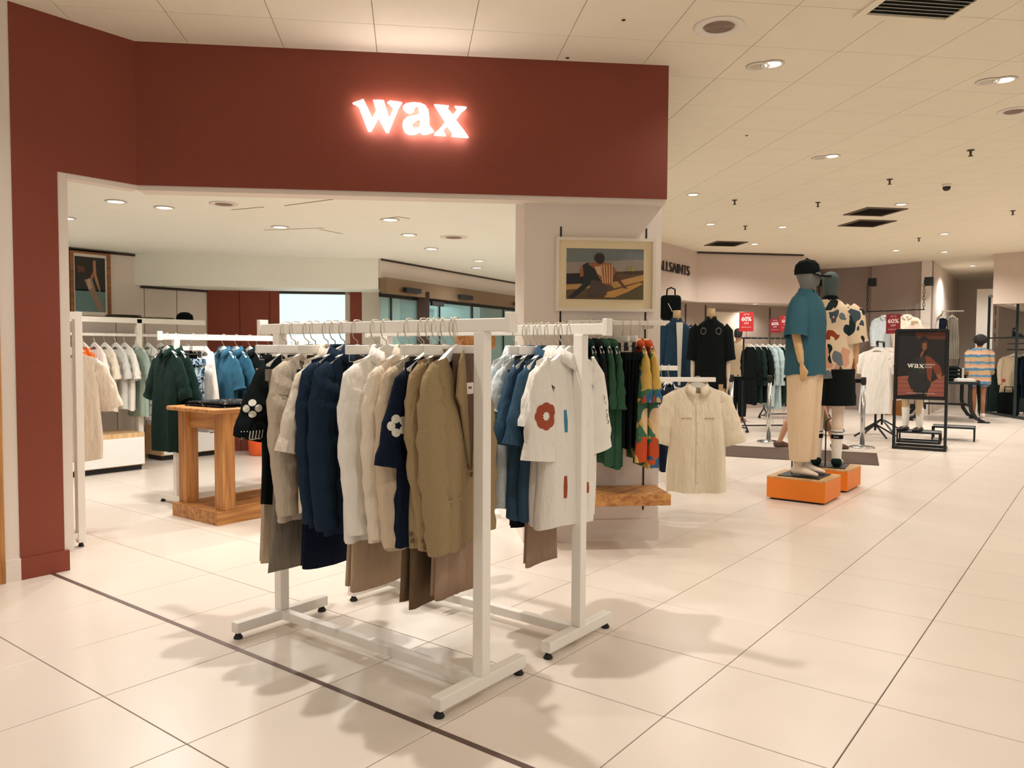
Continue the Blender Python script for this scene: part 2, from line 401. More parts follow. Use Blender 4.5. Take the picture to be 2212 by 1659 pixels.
# white wall left of the pillar with an oak door
lw = MB(); lw.box(FX-.14, FX-.004, -4, .82, 0, CEIL); lw.box(FX-.14, FX-.004, .82, 1.765, 2.08, CEIL); lw.box(FX-.14, FX-.004, 1.765, 1.845, 0, CEIL)
lw.build('wall_left', WALLW, kind='structure')
dr = MB().box(FX-.1, FX-.05, .84, 1.70, 0, 2.06).build('door_1', OAKZ, kind='structure', label='oak door at the far left beside the red pillar')
MB().box(FX-.1, FX+.012, 1.70, 1.765, 0, 2.09).build('door_jamb', OAKZ, dr, bevel=.004)
MB().box(FX-.1, FX-.035, 1.655, 1.70, 0, 2.06).build('door_stop', OAKZ, dr, bevel=.004)
MB().box(FX-.0045, FX+.012, 1.765, 1.845, 0, .13).build('baseboard_left', WALLW, kind='structure')

# sign letters (outlines in a drawing grid, 0.41 mm a unit)
GL = {'w': [[(175, 385), (340, 320), (478, 612), (540, 485), (490, 325), (655, 325), (680, 420), (742, 605), (808, 440), (712, 350), (760, 325), (935, 345), (880, 430), (725, 815), (690, 815), (570, 590), (455, 805), (410, 805), (270, 440), (240, 415)]],
      'a': [[(955, 405), (1005, 360), (1110, 340), (1220, 342), (1300, 375), (1350, 450), (1362, 560), (1365, 690), (1440, 775), (1340, 815), (1270, 825), (1215, 785), (1140, 828), (1050, 832), (980, 795), (948, 700), (965, 620), (1030, 565), (1130, 540), (1205, 528), (1205, 450), (1190, 400), (1160, 385), (1130, 420), (1110, 480), (1060, 505), (1000, 480), (960, 440)],
            [(1100, 650), (1150, 615), (1225, 590), (1225, 700), (1190, 735), (1120, 735), (1085, 695)]],
      'x': [[(1445, 357), (1670, 368), (1655, 420), (1735, 510), (1815, 425), (1770, 372), (1955, 378), (1930, 410), (1880, 445), (1775, 585), (1900, 730), (1985, 850), (1720, 838), (1735, 790), (1650, 680), (1580, 750), (1625, 835), (1440, 828), (1470, 790), (1520, 750), (1625, 625), (1500, 440)]]}
def wax_letters(fn, scale, d0, d1, m, parent, name='letter'):
    for ch in 'wax':
        mb = MB(); L = [[((p[0]-1078)*scale, (577-p[1])*scale) for p in l] for l in GL[ch]]
        mb.plate(L[0], fn, d0, d1, L[1:]); mb.build(name, m, parent, fix=True)
sc = atp(888, 259, C0, vd); sg = thing('illuminated_sign', sc, label='glowing white wax sign on the red fascia', cat='sign')
wax_letters(lambda x, y, d: ud*x-vd*d+ZZ*y, .000418, .03, .055, glow('sign_white', (255, 248, 250), 15.0), sg)
for ch, cx in (('w', 560), ('a', 1190), ('x', 1710)):
    mb = MB(); c = ud*((cx-1078)*.000418)
    mb.tube([c-vd*.002, c-vd*.031], .006, 8); mb.build('standoff', STEEL, sg)
# ------------------------------------------------------------------ setting: inside of the shop
IX = -9.45
ic = MB().plate([(-5.16, .6), (-5.16, 2.6), (C0.x+vd.x*th, C0.y+vd.y*th), (E0.x+vd.x*th, E0.y+vd.y*th), (-8.4, 12.2), (-9.6, 12.2), (-9.6, .6)], lambda x, y, d: (x, y, d), INC, INC+.04)
ic = ic.build('ceiling_shop', INCEIL, fix=True, kind='structure')
def seam(px0, px1, z=INC):
    a, b = at(*px0, z), at(*px1, z); MB().bar((a.x, a.y, z-.0005), (b.x, b.y, z-.0005), .012, .003).build('panel_joint', mat('joint_shadow', (120, 104, 84), .9), ic)
for a, b in (((500, 453), (570, 447)), ((615, 444), (760, 425)), ((570, 497), (700, 492)), ((690, 495), (740, 505)), ((820, 474), (860, 468)), ((860, 468), (885, 472))): seam(a, b)
wi = MB().box(IX-.1, IX, .6, 5.74, 0, INC).build('wall_shop_left', WALLW, kind='structure')
for y in (3.35, 3.95, 4.55, 4.9, 5.32):
    MB().box(IX-.001, IX+.001, y-.004, y+.004, 0, 2.1 if y > 4.8 else 1.75).build('panel_joint', mat('joint_shadow', (120, 104, 84), .9), wi)
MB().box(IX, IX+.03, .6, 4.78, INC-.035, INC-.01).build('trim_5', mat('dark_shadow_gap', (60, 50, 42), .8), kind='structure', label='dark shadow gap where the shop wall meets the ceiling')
B0 = Vector((IX, 4.78, 0)); B1 = Vector((-7.38, 6.84, 0)); BB = 2.12
bd = (B1-B0).normalized(); bn = Vector((-bd.y, bd.x, 0))
slab(B0, B1, BB, INC, .95, 'wall_bulkhead', INCEIL, side=bn, kind='structure')
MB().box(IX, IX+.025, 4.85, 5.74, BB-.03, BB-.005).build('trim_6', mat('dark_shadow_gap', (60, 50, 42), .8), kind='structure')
K0 = Vector((IX, 5.74, 0)); K1 = K0+bd*2.9
rw = slab(K0, K1, 0, BB+.02, .1, 'wall_shop_back', mat('grout', (96, 80, 68), .9), side=bn, off=.004, kind='structure')
def kpt(px): return (atp(px, 640, K0, bn)-K0).dot(bd)
ks = [0, kpt(518), kpt(583), kpt(604)]
for a, b in zip(ks[:-1], ks[1:]):
    slab(K0+bd*(a+.004), K0+bd*(b-.004), 0, BB, .02, 'wall_panel', TERRA, rw, side=bn, off=-.016)
a, b = kpt(756), kpt(782)
slab(K0+bd*a, K0+bd*b, 0, BB, .02, 'wall_panel', TERRA, rw, side=bn, off=-.03)
slab(K0+bd*b, K0+bd*(b+.5), 0, BB+.02, .03, 'wall_panel', WALLW, rw, side=bn, off=-.03)
wn = slab(K0+bd*ks[3], K0+bd*(kpt(746)), .9, BB-.03, .02, 'window_1', glow('bright_window', (214, 236, 240), 1.05), side=bn, off=-.014, kind='structure', label='bright pale blue window in the red back wall')
slab(K0+bd*kpt(746), K0+bd*kpt(757), 0, BB, .06, 'window_frame', mat('window_jamb', (196, 178, 160), .6), wn, side=bn, off=-.03)
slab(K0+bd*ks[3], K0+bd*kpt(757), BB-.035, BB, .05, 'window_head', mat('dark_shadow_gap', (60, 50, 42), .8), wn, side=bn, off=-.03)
# glass entrance at the back right
G0 = Vector((-7.36, 6.86, 0)); G1 = Vector((-8.15, 10.9, 0)); gd = (G1-G0).normalized(); gn = Vector((-gd.y, gd.x, 0)); GLn = (G1-G0).length
slab(G0, G1, 2.26, INC, .12, 'wall_glass_header', WALLW, side=gn, kind='structure')
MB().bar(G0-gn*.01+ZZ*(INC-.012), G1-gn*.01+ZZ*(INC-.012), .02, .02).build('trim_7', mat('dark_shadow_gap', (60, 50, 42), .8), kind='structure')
dg = thing('automatic_door', G0, label='automatic glass doors under a brushed steel drive box', cat='door')
dg['kind'] = 'structure'; del dg['category']; dg.name = 'door_2'
def gl(s, o, z): return gd*s+gn*o+ZZ*z
def gslab(s0, s1, o0, o1, z0, z1, name, m, par=None):
    mb = MB(); P = [gl(s0, o0, 0), gl(s1, o0, 0), gl(s1, o1, 0), gl(s0, o1, 0)]
    mb.loft([[(p.x, p.y, z) for p in P] for z in (z0, z1)]); return mb.build(name, m, par or dg, fix=True)
gslab(0, GLn, -.1, .02, 2.06, 2.26, 'drive_box', mat('brushed_bronze', (150, 128, 104), .3, metal=.7, var=.12, scale=2))
for s0 in (.35, 1.75, 3.6): gslab(s0, s0+.35, -.16, -.1, 2.1, 2.16, 'motion_sensor', BLACKR)
gslab(1.0, 1.3, -.14, -.1, 1.96, 2.02, 'motion_sensor', BLACKR)
s_ = [0, .22, 1.4, 2.35, 3.4, GLn]
for a, b in zip(s_[:-1], s_[1:]):
    gslab(a+.01, b-.01, .0, .012, .08, 2.06, 'pane', glassm('door_glass', (170, 205, 205), .04, .3))
    gslab(b-.015, b+.015, -.01, .03, 0, 2.06, 'mullion', BLACKM)
gslab(0, GLn, -.01, .03, 2.02, 2.08, 'door_rail', BLACKM)
gslab(0, GLn, -.01, .03, 0, .08, 'door_rail', BLACKM)
# what lies beyond the glass: pale facade glowing in place of daylight, grey band
ow = slab(G0-gd*1.5+gn*2.6, G1+gd*3+gn*2.6, 0, 4.5, .1, 'wall_outside', glow('daylight_glow', (196, 222, 222), .75), side=gn, kind='structure')
slab(G0-gd*1.5+gn*2.5, G1+gd*3+gn*2.5, 1.2, 1.78, .1, 'grey_band', mat('grey_band', (150, 140, 124), .8), ow, side=gn)
slab(G0-gd*1.5+gn*2.45, G1+gd*3+gn*2.45, 1.15, 1.19, .1, 'hand_rail', mat('grey_band', (150, 140, 124), .8), ow, side=gn)
# white column at the right end of the fascia
cr = E0+vd*.1-ud*.005
clx = (atp(1131, 800, cr, vd)-cr).dot(ud)
cw = slab(cr+ud*clx, cr, 0, FB+.1, .55, 'wall_column', WALLW, side=vd, kind='structure')
slab(cr+ud*clx, cr+ud*.006, 0, .155, .012, 'baseboard_column', WALLW, side=vd, off=-.011, kind='structure')
for px in (1211, 1395):
    s = (atp(px, 600, cr, vd)-cr).dot(ud)
    slab(cr+ud*(s-.006), cr+ud*(s+.006), .22, 2.22, .006, 'shelf_slot', BLACKR, cw, side=vd, off=-.003)
# ------------------------------------------------------------------ clothes racks
def rack(name, label, c, rot, ln=1.28, h=1.48, s=.05, foot=.245, over=.14, m=RACKW, group='white clothes racks', stops=True):
    """rail along local x"""
    t = thing(name, c, rot, label=label, cat='clothes rack', group=group); L = ln/2
    for sx in (-1, 1):
        MB().box(sx*L-s/2, sx*L+s/2, -s/2, s/2, .03+s, h-s).build('upright', m, t, bevel=.003)
        MB().box(sx*L-s/2, sx*L+s/2, -foot-.02, foot+.02, .03, .03+s).build('foot_bar', m, t, bevel=.004)
        for sy in (-1, 1):
            MB().lathe([(.02, 0), (.022, .006), (.014, .018), (.008, .03)], 10, (sx*L, sy*foot, 0)).build('levelling_foot', BLACKR, t, True)
        if stops: MB().box(sx*(L+over)-.012, sx*(L+over)+.012, -s/2, s/2, h-s-.005, h+.022).build('end_stop', m, t, bevel=.002)
    MB().box(-L-over, L+over, -s/2+.006, s/2-.006, h-s, h).build('top_rail', m, t, bevel=.003)
    MB().box(-L+s/2, L-s/2, -s/2+.004, s/2-.004, .034, .03+s-.004).build('base_beam', m, t, bevel=.003)
    return t
RZ = 1.48
rack('clothes_rack', 'front white steel clothes rack full of jackets, nearest the threshold strip', (-2.58, 2.34, 0), 0)
rack('clothes_rack', 'second white clothes rack behind the jackets, holding the embroidered cream shirts', (-2.58, 3.045, 0), 0)
rack('clothes_rack', 'white clothes rack with dark green shirts behind the oak table', (-6.42, 4.25, 0), PI/2, ln=1.3)

# ------------------------------------------------------------------ hangers
def hook(mb, rail=.05, dz=0.0, r=.0028):
    w = rail/2+.006; pts = [(0, 0, -.125+dz), (0, 0, -.085+dz), (0, -w*.75, -.068+dz), (0, -w*1.05, -.04+dz), (0, -w, .0), (0, -w*.5, .012), (0, 0, .014), (0, w*.6, .01), (0, w, -.008)]
    return mb.tube(pts, r, 5)
def hanger(p, rot, label, w=.21, kind='coat', rail=.05, group='white wooden hangers', m=None, hookm=None, drop=0.0):
    """p: top of the rail. Hook on local -y/+y side runs across the rail, arms along local x"""
    t = thing('clothes_hanger' if kind == 'coat' else 'clip_hanger', p, rot, label=label, cat='hanger', group=group); m = m or HANGW
    mb = MB(); hook_pts = rail/2+.006
    # hook lies in the plane of the arms and crosses the rail
    mb.tube([(0, 0, -.105-drop), (0, 0, -.085-drop), (hook_pts*.7, 0, -.072), (hook_pts*1.05, 0, -.045), (hook_pts, 0, -.012), (hook_pts*.55, 0, .006), (0, 0, .009), (-hook_pts*.6, 0, .006), (-hook_pts, 0, -.01)], .0026, 5)
    mb.build('hook', hookm or CHROME, t, True)
    z = -.098-drop
    if kind == 'coat':
        for sx in (-1, 1):
            mb = MB(); R_ = []
            for k in range(7):
                q = k/6; x = sx*w*q; zc = z-.02-.085*q**1.15; hh = .05-.028*q; tt = .006+.006*q
                R_.append([(x, -tt, zc-hh*.6), (x, tt, zc-hh*.6), (x, tt, zc+hh*.4), (x, -tt, zc+hh*.4)])
            mb.loft(R_); mb.build('arm', m, t, fix=True)
    else:
        MB().box(-.17, .17, -.006, .006, z-.045, z-.005).build('bar', m, t, bevel=.003)
        MB().tube([(-.15, 0, z-.075), (.15, 0, z-.075)], .002, 5).build('clip_rod', CHROME, t)
        for sx in (-1, 1):
            MB().tube([(sx*.15, 0, z-.045), (sx*.15, 0, z-.075)], .002, 5).build('clip_wire', CHROME, t)
            MB().box(sx*.1-.012, sx*.1+.012, -.012, .012, z-.105, z-.05).build('clip', BLACKR, t, bevel=.002)
    return t

# ------------------------------------------------------------------ garments
def sgp(v, p): return math.copysign(abs(v)**p, v)
def body_rings(L, sw, hem, t, rnd, rows=15, n=30, nd=.06, slope=.26, waist=0.0, fold=.012, t0=.01):
    ph = [rnd.uniform(0, 6.28) for _ in range(4)]; rings = []
    for i in range(rows):
        s = i/(rows-1); s = s**.9
        w = sw+(hem-sw)*min(1, s*1.2)-waist*math.sin(PI*min(1, s*1.1)); tt = t0+(t-t0)*min(1, s*2.2)**.7
        ring = []
        for j in range(n):
            a = 2*PI*j/n; x = w*sgp(math.cos(a), .62); y = tt*sgp(math.sin(a), .75)*(1+.28*s*math.sin(6*a+ph[0]))
            zt = -slope*max(0, abs(x)-.055)*(1 if abs(x) < sw else 1)
            z = zt*(1-s)**1.5-L*s
            if abs(x) < .08:
                z -= (nd if y > 0 else nd*.25)*(1-(x/.08)**2)*(1-s)**5
            y += fold*s*(math.sin(15*x+ph[1])+.6*math.sin(31*x+ph[2]))
            x += .006*s*math.sin(9*s+ph[3])
            if i == rows-1: z += .006*math.sin(3*a+ph[2])
            ring.append((x, y, z))
        rings.append(ring)
    return rings
def sleeve_mb(sx, sw, kind, rnd, ln=.24, r=.1, flare=.05, t=.028, slope=.26):
    mb = MB(); zs = -slope*(sw-.055)
    if kind == 'short':
        P = [(sx*(sw-.05), 0, zs-.085), (sx*(sw-.012), 0, zs-.095), (sx*(sw+flare*.55), 0, zs-ln*.62), (sx*(sw+flare), 0, zs-ln)]
        r1 = [r*.95, r*.92, r*.9, r*.94]; r2 = [.012, .024, .036, .042]
    else:
        k = rnd.uniform(-.012, .012)
        P = [(sx*(sw-.055), 0, zs-.07), (sx*(sw-.02), .002, zs-.08), (sx*(sw+.008), .008+k*.3, zs-.19), (sx*(sw+.018), .018+k, zs-ln*.55), (sx*(sw+.01), .03+k*2, zs-ln*.8), (sx*(sw+.0), .034+k*2, zs-ln)]
        r1 = [r*.9, r*.9, r*.86, r*.78, r*.7, r*.64]; r2 = [.014, .03, .046, .05, .046, .042]
    pts = [Vector(p) for p in P]
    # denser path
    D, A, B = [], [], []
    for i in range(len(pts)-1):
        for q in range(4):
            f = q/4; D.append(pts[i].lerp(pts[i+1], f)); A.append(r1[i]+(r1[i+1]-r1[i])*f); B.append(r2[i]+(r2[i+1]-r2[i])*f)
    D.append(pts[-1]); A.append(r1[-1]); B.append(r2[-1])
    ph = rnd.uniform(0, 6.28)
    A = [a*(1+.045*math.sin(i*1.7+ph)) for i, a in enumerate(A)]; B = [b*(1+.2*math.sin(i*2.3+ph)) for i, b in enumerate(B)]
    mb.tube(D, A, 16, False, B); return mb, P[-1]
def collar_mb(nd=.06, w=.078, h=.04, lap=.0):
    """turned-down shirt collar"""
    mb = MB(); R_ = []; n = 13
    for k in range(n):
        a = -PI*.93+2*PI*.93*k/(n-1)          # around the neck, opening in front (+y)
        cx = w*math.sin(a); cy = -.034*math.cos(a)
        f = (1-math.cos(a))/2                 # 0 behind the neck, 1 in front
        zb = .012-nd*.55*f**3
        out = 1+.38; tip = .03*f**4
        R_.append([(cx, cy, zb+.03*(1-f*.3)), (cx*out, cy*out+tip*.4, zb-.028-tip), (cx*out*.97, cy*out*.9+tip*.4, zb-.03-tip), (cx*.95, cy*.9, zb+.018)])
    mb.loft(R_); return mb
SEED = [100]
def garment(p, rot, kind, m, label, cat, name, L=.72, sw=.2, hem=.225, t=.045, sl=None, sr=.1, sln=.24, flare=.05, nd=.06, slope=.26, collar=None, group=None,
            drop=.0, buttons=0, bm=None, hang=True, hlabel=None, rail=.05, waist=0.0, hgroup='white wooden hangers', colm=None, cuffs=False):
    SEED[0] += 1; rnd = random.Random(SEED[0]); p = Vector(p); sw *= .86; hem *= .84 if sl == 'long' else .88; sr *= .8
    if hang: hanger(p, rot, hlabel or ('white hanger carrying the '+' '.join(label.split()[:10])), rail=rail, group=hgroup, drop=drop, w=min(.2, sw-.002))
    z0 = -.14-drop
    o = thing(name, (p.x, p.y, p.z+z0), rot, label=label, cat=cat, group=group)
    mb = MB(); mb.loft(body_rings(L, sw, hem, t, rnd, nd=nd, slope=slope, waist=waist), cap0=False, cap1=False)
    mb.build('body', m, o, True)
    ends = []
    if sl:
        for sx in (-1, 1):
            s, e = sleeve_mb(sx, sw, sl, rnd, sln, sr, flare, slope=slope); s.build('sleeve', m, o, True); ends.append(Vector(e))
    if collar: collar_mb(nd).build('collar', colm or m, o, True)
    for k in range(buttons):
        z = -nd-.04-k*(L-nd-.12)/max(1, buttons-1)
        MB().lathe([(.006, 0), (.006, .003), (.002, .004)], 8).build('button', bm or m, o, loc=(.004, t+.006, z)).rotation_euler = (-PI/2, 0, 0)
    if cuffs and ends:
        for e in ends:
            for dz in (.02, .045):
                bo = MB().lathe([(.009, 0), (.009, .003), (.003, .004)], 10).build('cuff_button', bm or BLACKR, o, loc=(e.x+.02*(1 if e.x > 0 else -1), -.005-.3*dz, e.z+dz))
                bo.rotation_euler = (0, PI/2*(1 if e.x > 0 else -1), 0)
    return o
def trousers(p, rot, m, label, L=1.02, w=.24, t=.02, group=None, rail=.05, hang=True, name='trousers', cat='trousers', drop=.0, hlabel=None, flare=0.0, legs=2):
    SEED[0] += 1; rnd = random.Random(SEED[0]); p = Vector(p)
    if hang: hanger(p, rot, hlabel or ('clip hanger gripping the '+' '.join(label.split()[:10])), kind='clip', rail=rail, group='white clip hangers', drop=drop)
    z0 = -.225-drop
    o = thing(name, (p.x, p.y, p.z+z0), rot, label=label, cat=cat, group=group)
    for k in range(legs):
        mb = MB(); R_ = []; ph = rnd.uniform(0, 6.28); y0 = (k-.5*(legs-1))*t*1.5
        for i in range(12):
            s = i/11; hw = w/2*(1.0-.1*math.sin(PI*s)+flare*s); ring = []
            if s < .25: hw *= 1.1-.4*s
            for j in range(20):
                a = 2*PI*j/20; x = hw*sgp(math.cos(a), .45); y = t*.55*sgp(math.sin(a), .8)*(1+.35*math.sin(4*a+ph))
                y += y0*(.4+.6*s)+.008*math.sin(18*x+ph)*s
                ring.append((x+.012*k*s, y, -L*s+.004*math.sin(2*a+ph)-k*.012*s))
            R_.append(ring)
        mb.loft(R_, True, True); mb.build('leg', m, o, True)
    mb = MB(); mb.loft([[(w/2*1.12*sgp(math.cos(2*PI*j/20), .4), t*1.5*math.sin(2*PI*j/20), z) for j in range(20)] for z in (.012, -.04)], False, False)
    mb.build('waistband', m, o, True)
    for sx in (-.7, 0, .7): MB().box(sx*w/2-.006, sx*w/2+.006, t*1.35, t*1.6, -.045, .015).build('belt_loop', m, o)
    return o
from mathutils.bvhtree import BVHTree
def surf_of(parent, names):
    V, Fc = [], []
    for o in parent.children:
        if o.data and o.name.split('.')[0] in names:
            n = len(V); V += [v.co.copy() for v in o.data.vertices]; Fc += [tuple(n+i for i in p.vertices) for p in o.data.polygons]
    return BVHTree.FromPolygons(V, Fc)
def onto(bvh, p, n, lift):
    h = bvh.ray_cast(Vector(p)+n*.35, -n)
    return (h[0] if h[0] is not None else Vector(p))+n*lift
def patch(bvh, pts, c, n, lift=.003):
    """closed outline laid on the cloth, slightly raised"""
    n = Vector(n).normalized(); P = [onto(bvh, p, n, 0) for p in pts]; q = onto(bvh, c, n, lift*1.4)
    mb = MB(); k = len(P); mb.v += [tuple(p+n*lift) for p in P]+[tuple(p-n*.006) for p in P]+[tuple(q)]
    for j in range(k):
        b = (j+1) % k; mb.f.append((j, b, 2*k)); mb.f.append((j+k, b+k, b, j))
    return mb
def flower(parent, c, n, r, m, m2=None, petals=8, name='embroidered_flower', inner=.34, on=('sleeve',)):
    """raised embroidered flower lying on the cloth; n is the outward direction in the garment frame"""
    bvh = surf_of(parent, on); n = Vector(n).normalized(); x = n.cross(ZZ).normalized(); y = n.cross(x); c = Vector(c); mb = MB()
    for k in range(petals):
        a = 2*PI*k/petals; d = x*math.cos(a)+y*math.sin(a); q = c+d*r*.6; w = min(r*PI/petals*1.05, r*.4); e = n.cross(d)
        pm = patch(bvh, [q+d*(r*.36*math.cos(2*PI*j/12))+e*(w*math.sin(2*PI*j/12)) for j in range(12)], q, n)
        o = len(mb.v); mb.v += pm.v; mb.f += [tuple(o+i for i in f) for f in pm.f]
    f = mb.build(name, m, parent, fix=True)
    if m2:
        P = []
        for j in range(20):
            a = 2*PI*j/20; rr = r*inner*(1 if j % 2 else .7); P.append(c+x*(rr*math.cos(a))+y*(rr*math.sin(a)))
        patch(bvh, P, c, n, .006).build('flower_centre', m2, f, fix=True)
    return f
F = fabric
WH = F('white_cotton', (236, 230, 220)); CREAM = F('cream_linen', (226, 212, 192)); BEIGE = F('beige_twill', (206, 186, 160)); TAN = F('tan_twill', (192, 166, 138))
STONE = F('grey_beige_wool', (176, 160, 140), rgb2=(198, 184, 164), weave=420, var=.3); GREYW = F('grey_wool', (112, 104, 92), rgb2=(140, 130, 116), var=.3)
NAVY = F('navy_cotton', (18, 28, 46)); INDIGO = F('indigo_wool', (24, 37, 54), rgb2=(32, 49, 68)); BLACK = F('black_cotton', (16, 22, 22)); OLIVE = F('olive_wool', (142, 120, 86), rgb2=(164, 142, 106), var=.25)
BROWN = F('brown_wool', (112, 92, 70), var=.3); DKGREEN = F('dark_green_cotton', (16, 38, 32)); DENIM = F('denim_blue', (42, 68, 90), rgb2=(64, 92, 114), var=.3)
PALEB = F('pale_blue_towelling', (180, 200, 208), rgb2=(222, 226, 226), var=.2, weave=150); TEAL = F('teal_knit', (46, 82, 96), rgb2=(58, 98, 108), weave=260)
SKY = F('bright_blue_cotton', (38, 78, 100), rgb2=(50, 94, 116)); ORANGE = F('orange_cotton', (226, 110, 44)); GREEN = F('bottle_green_knit', (34, 62, 46), rgb2=(50, 84, 60), var=.3)
ROSEB = F('rosy_tan_wool', (168, 140, 118), var=.2); EMBW = mat('white_thread', (232, 228, 214), .8); RUST = mat('rust_thread', (158, 66, 36), .8); BLUET = mat('blue_thread', (54, 128, 158), .8)

# ---- front rack: thirteen hung pieces facing down the aisle (+X)
Y1 = 2.34; RF = -PI/2
G1 = 'clothes on the front rack'
def r1(x): return (x, Y1, RZ)
trousers(r1(-3.17), RF, BEIGE, 'beige trousers at the far left end of the front rack', L=.9, w=.3, group=G1)
tee = garment(r1(-3.10), RF, 'tee', BLACK, 'black tee with a white flower and white stitched hem on its sleeve', 't-shirt', 'tshirt', L=.7, sl='short', sln=.36, sr=.1, flare=.095, group=G1)
VN = (.62, .78, 0)
flower(tee, (.235, 0, -.25), VN, .043, EMBW, petals=4)
bt = surf_of(tee, ('sleeve',)); vn = Vector(VN)
for k in range(9):
    p = onto(bt, (.165+.016*k, 0, -.35), vn, .003); q = onto(bt, (.172+.016*k, 0, -.385), vn, .003); MB().bar(p, q, .0035).build('hem_stitch', EMBW, tee)
MB().tube([onto(bt, (.16+.018*k, 0, -.39+.003*(k % 2)), vn, .003) for k in range(9)], .0022, 4).build('hem_stitch', EMBW, tee)
jk = garment(r1(-2.95), RF, 'jacket', STONE, 'grey-beige wool jacket with two dark cuff buttons', 'jacket', 'jacket', L=.76, sw=.215, hem=.235, t=.055, sl='long', sln=.69, sr=.108, flare=.07, collar=True, group=G1, slope=.22, cuffs=True, bm=BLACKR)
trousers(r1(-3.0), RF, GREYW, 'long grey wool skirt hanging below the grey-beige jacket', L=.91, w=.42, t=.03, name='skirt', cat='skirt', group=G1, legs=1, flare=.1)
trousers(r1(-2.86), RF, NAVY, 'navy pleated trousers between the grey-beige and cream pieces', L=.87, w=.3, t=.03, group=G1)
garment(r1(-2.81), RF, 'shirt', CREAM, 'cream short-sleeved shirt squeezed before the indigo jackets', 'shirt', 'shirt', L=.7, sl='short', sln=.4, flare=.085, sr=.09, collar=True, group=G1)
garment(r1(-2.745), RF, 'jacket', INDIGO, 'rear of the two indigo wool jackets', 'jacket', 'jacket', L=.76, sw=.215, hem=.23, t=.045, sl='long', sln=.7, sr=.105, flare=.06, collar=True, group=G1, slope=.22)
garment(r1(-2.66), RF, 'jacket', INDIGO, 'front of the two indigo wool jackets, one button on the cuff', 'jacket', 'jacket', L=.78, sw=.215, hem=.23, t=.055, sl='long', sln=.72, sr=.108, flare=.06, collar=True, group=G1, slope=.22, cuffs=True, bm=mat('steel_button', (120, 120, 120), .4, metal=.6))
trousers(r1(-2.54), RF, TAN, 'tan trousers hanging between the indigo jacket and white shirt', L=.91, w=.3, t=.03, group=G1)
garment(r1(-2.475), RF, 'shirt', WH, 'white long shirt in the middle of the front rack', 'shirt', 'shirt', L=.78, sw=.215, hem=.26, t=.055, sl='long', sln=.7, sr=.11, flare=.08, collar=True, group=G1)
garment(r1(-2.335), RF, 'shirt', CREAM, 'cream overshirt right behind the lighter cream one', 'shirt', 'shirt', L=.76, sw=.215, hem=.25, t=.05, sl='long', sln=.7, sr=.1, flare=.055, collar=True, group=G1)
garment(r1(-2.255), RF, 'shirt', BEIGE, 'beige overshirt beside the brown trousers', 'shirt', 'shirt', L=.77, sw=.215, hem=.25, t=.05, sl='long', sln=.72, sr=.1, flare=.045, collar=True, group=G1)
trousers(r1(-2.215), RF, BROWN, 'long brown wool trousers, lowest hanging on the front rack', L=.91, w=.3, t=.04, group=G1)
nt_ = garment(r1(-2.18), RF, 'tee', NAVY, 'navy tee with a white flower on its sleeve', 't-shirt', 'tshirt', L=.75, sw=.21, hem=.25, t=.05, sl='short', sln=.4, sr=.1, flare=.08, group=G1)
flower(nt_, (.225, 0, -.27), VN, .045, EMBW, petals=5)
garment(r1(-2.135), RF+R(8), 'jacket', OLIVE, 'rear olive wool blazer next to the navy tee', 'jacket', 'jacket', L=.75, sw=.215, hem=.24, t=.05, sl='long', sln=.71, sr=.108, flare=.06, collar=True, group=G1, slope=.2, cuffs=True, bm=BROWN)
trousers(r1(-2.085), RF, ROSEB, 'rosy brown trousers inside the front olive blazer', L=.86, w=.24, group=G1, t=.03)
# the front blazer shows its open front
fb = garment(r1(-2.075), RF+R(15), 'jacket', OLIVE, 'front olive blazer with open collar and sewn white label', 'jacket', 'jacket', L=.75, sw=.25, hem=.26, t=.06, sl='long', sln=.71, sr=.112, flare=.07, collar=False, group=G1, slope=.2, nd=.12, cuffs=True, bm=BROWN)
LIN = F('brown_lining', (104, 84, 72)); cf = lambda x, y, d: (x, d, y)
MB().plate([(-.075, .005), (.075, .005), (.07, -.12), (.012, -.45), (-.03, -.45), (-.075, -.12)], cf, .02, .063).build('lining', LIN, fb, fix=True)
for sx in (-1, 1):
    MB().plate([(sx*.07, .02), (sx*.1, -.03), (sx*.125, -.16), (sx*.09, -.2), (sx*.006, -.46), (sx*.035, -.2), (sx*.052, -.06)], cf, .058, .069).build('lapel', OLIVE, fb, fix=True, bevel=.002)
MB().plate([(-.072, .022), (.072, .022), (.05, -.025), (-.05, -.025)], cf, -.03, -.012).build('collar', OLIVE, fb, fix=True)
lb = MB().box(-.02, .042, .063, .0655, -.155, -.11).build('sewn_label', mat('label_white', (236, 226, 214), .7), fb)
wax_letters(lambda x, y, d: (-x+.011, .0656+d, y-.13), .0000185, 0, .0006, BLACKR, lb, 'label_letter')
MB().tube([(-.045, .066, -.13), (-.047, .072, -.2), (-.045, .073, -.26), (-.047, .073, -.34)], .0015, 4).build('tag_string', EMBW, fb)
MB().box(-.06, -.035, .072, .0735, -.46, -.34).build('price_tag', mat('label_white', (236, 226, 214), .7), fb)
MB().lathe([(.011, 0), (.011, .004), (.004, .006)], 10).build('button', BROWN, fb, loc=(0, .066, -.475)).rotation_euler = (-PI/2, 0, 0)
for sx in (-1, 1): MB().box(sx*.14-.06, sx*.14+.06, .058, .066, -.56, -.548).build('pocket_edge', OLIVE, fb)

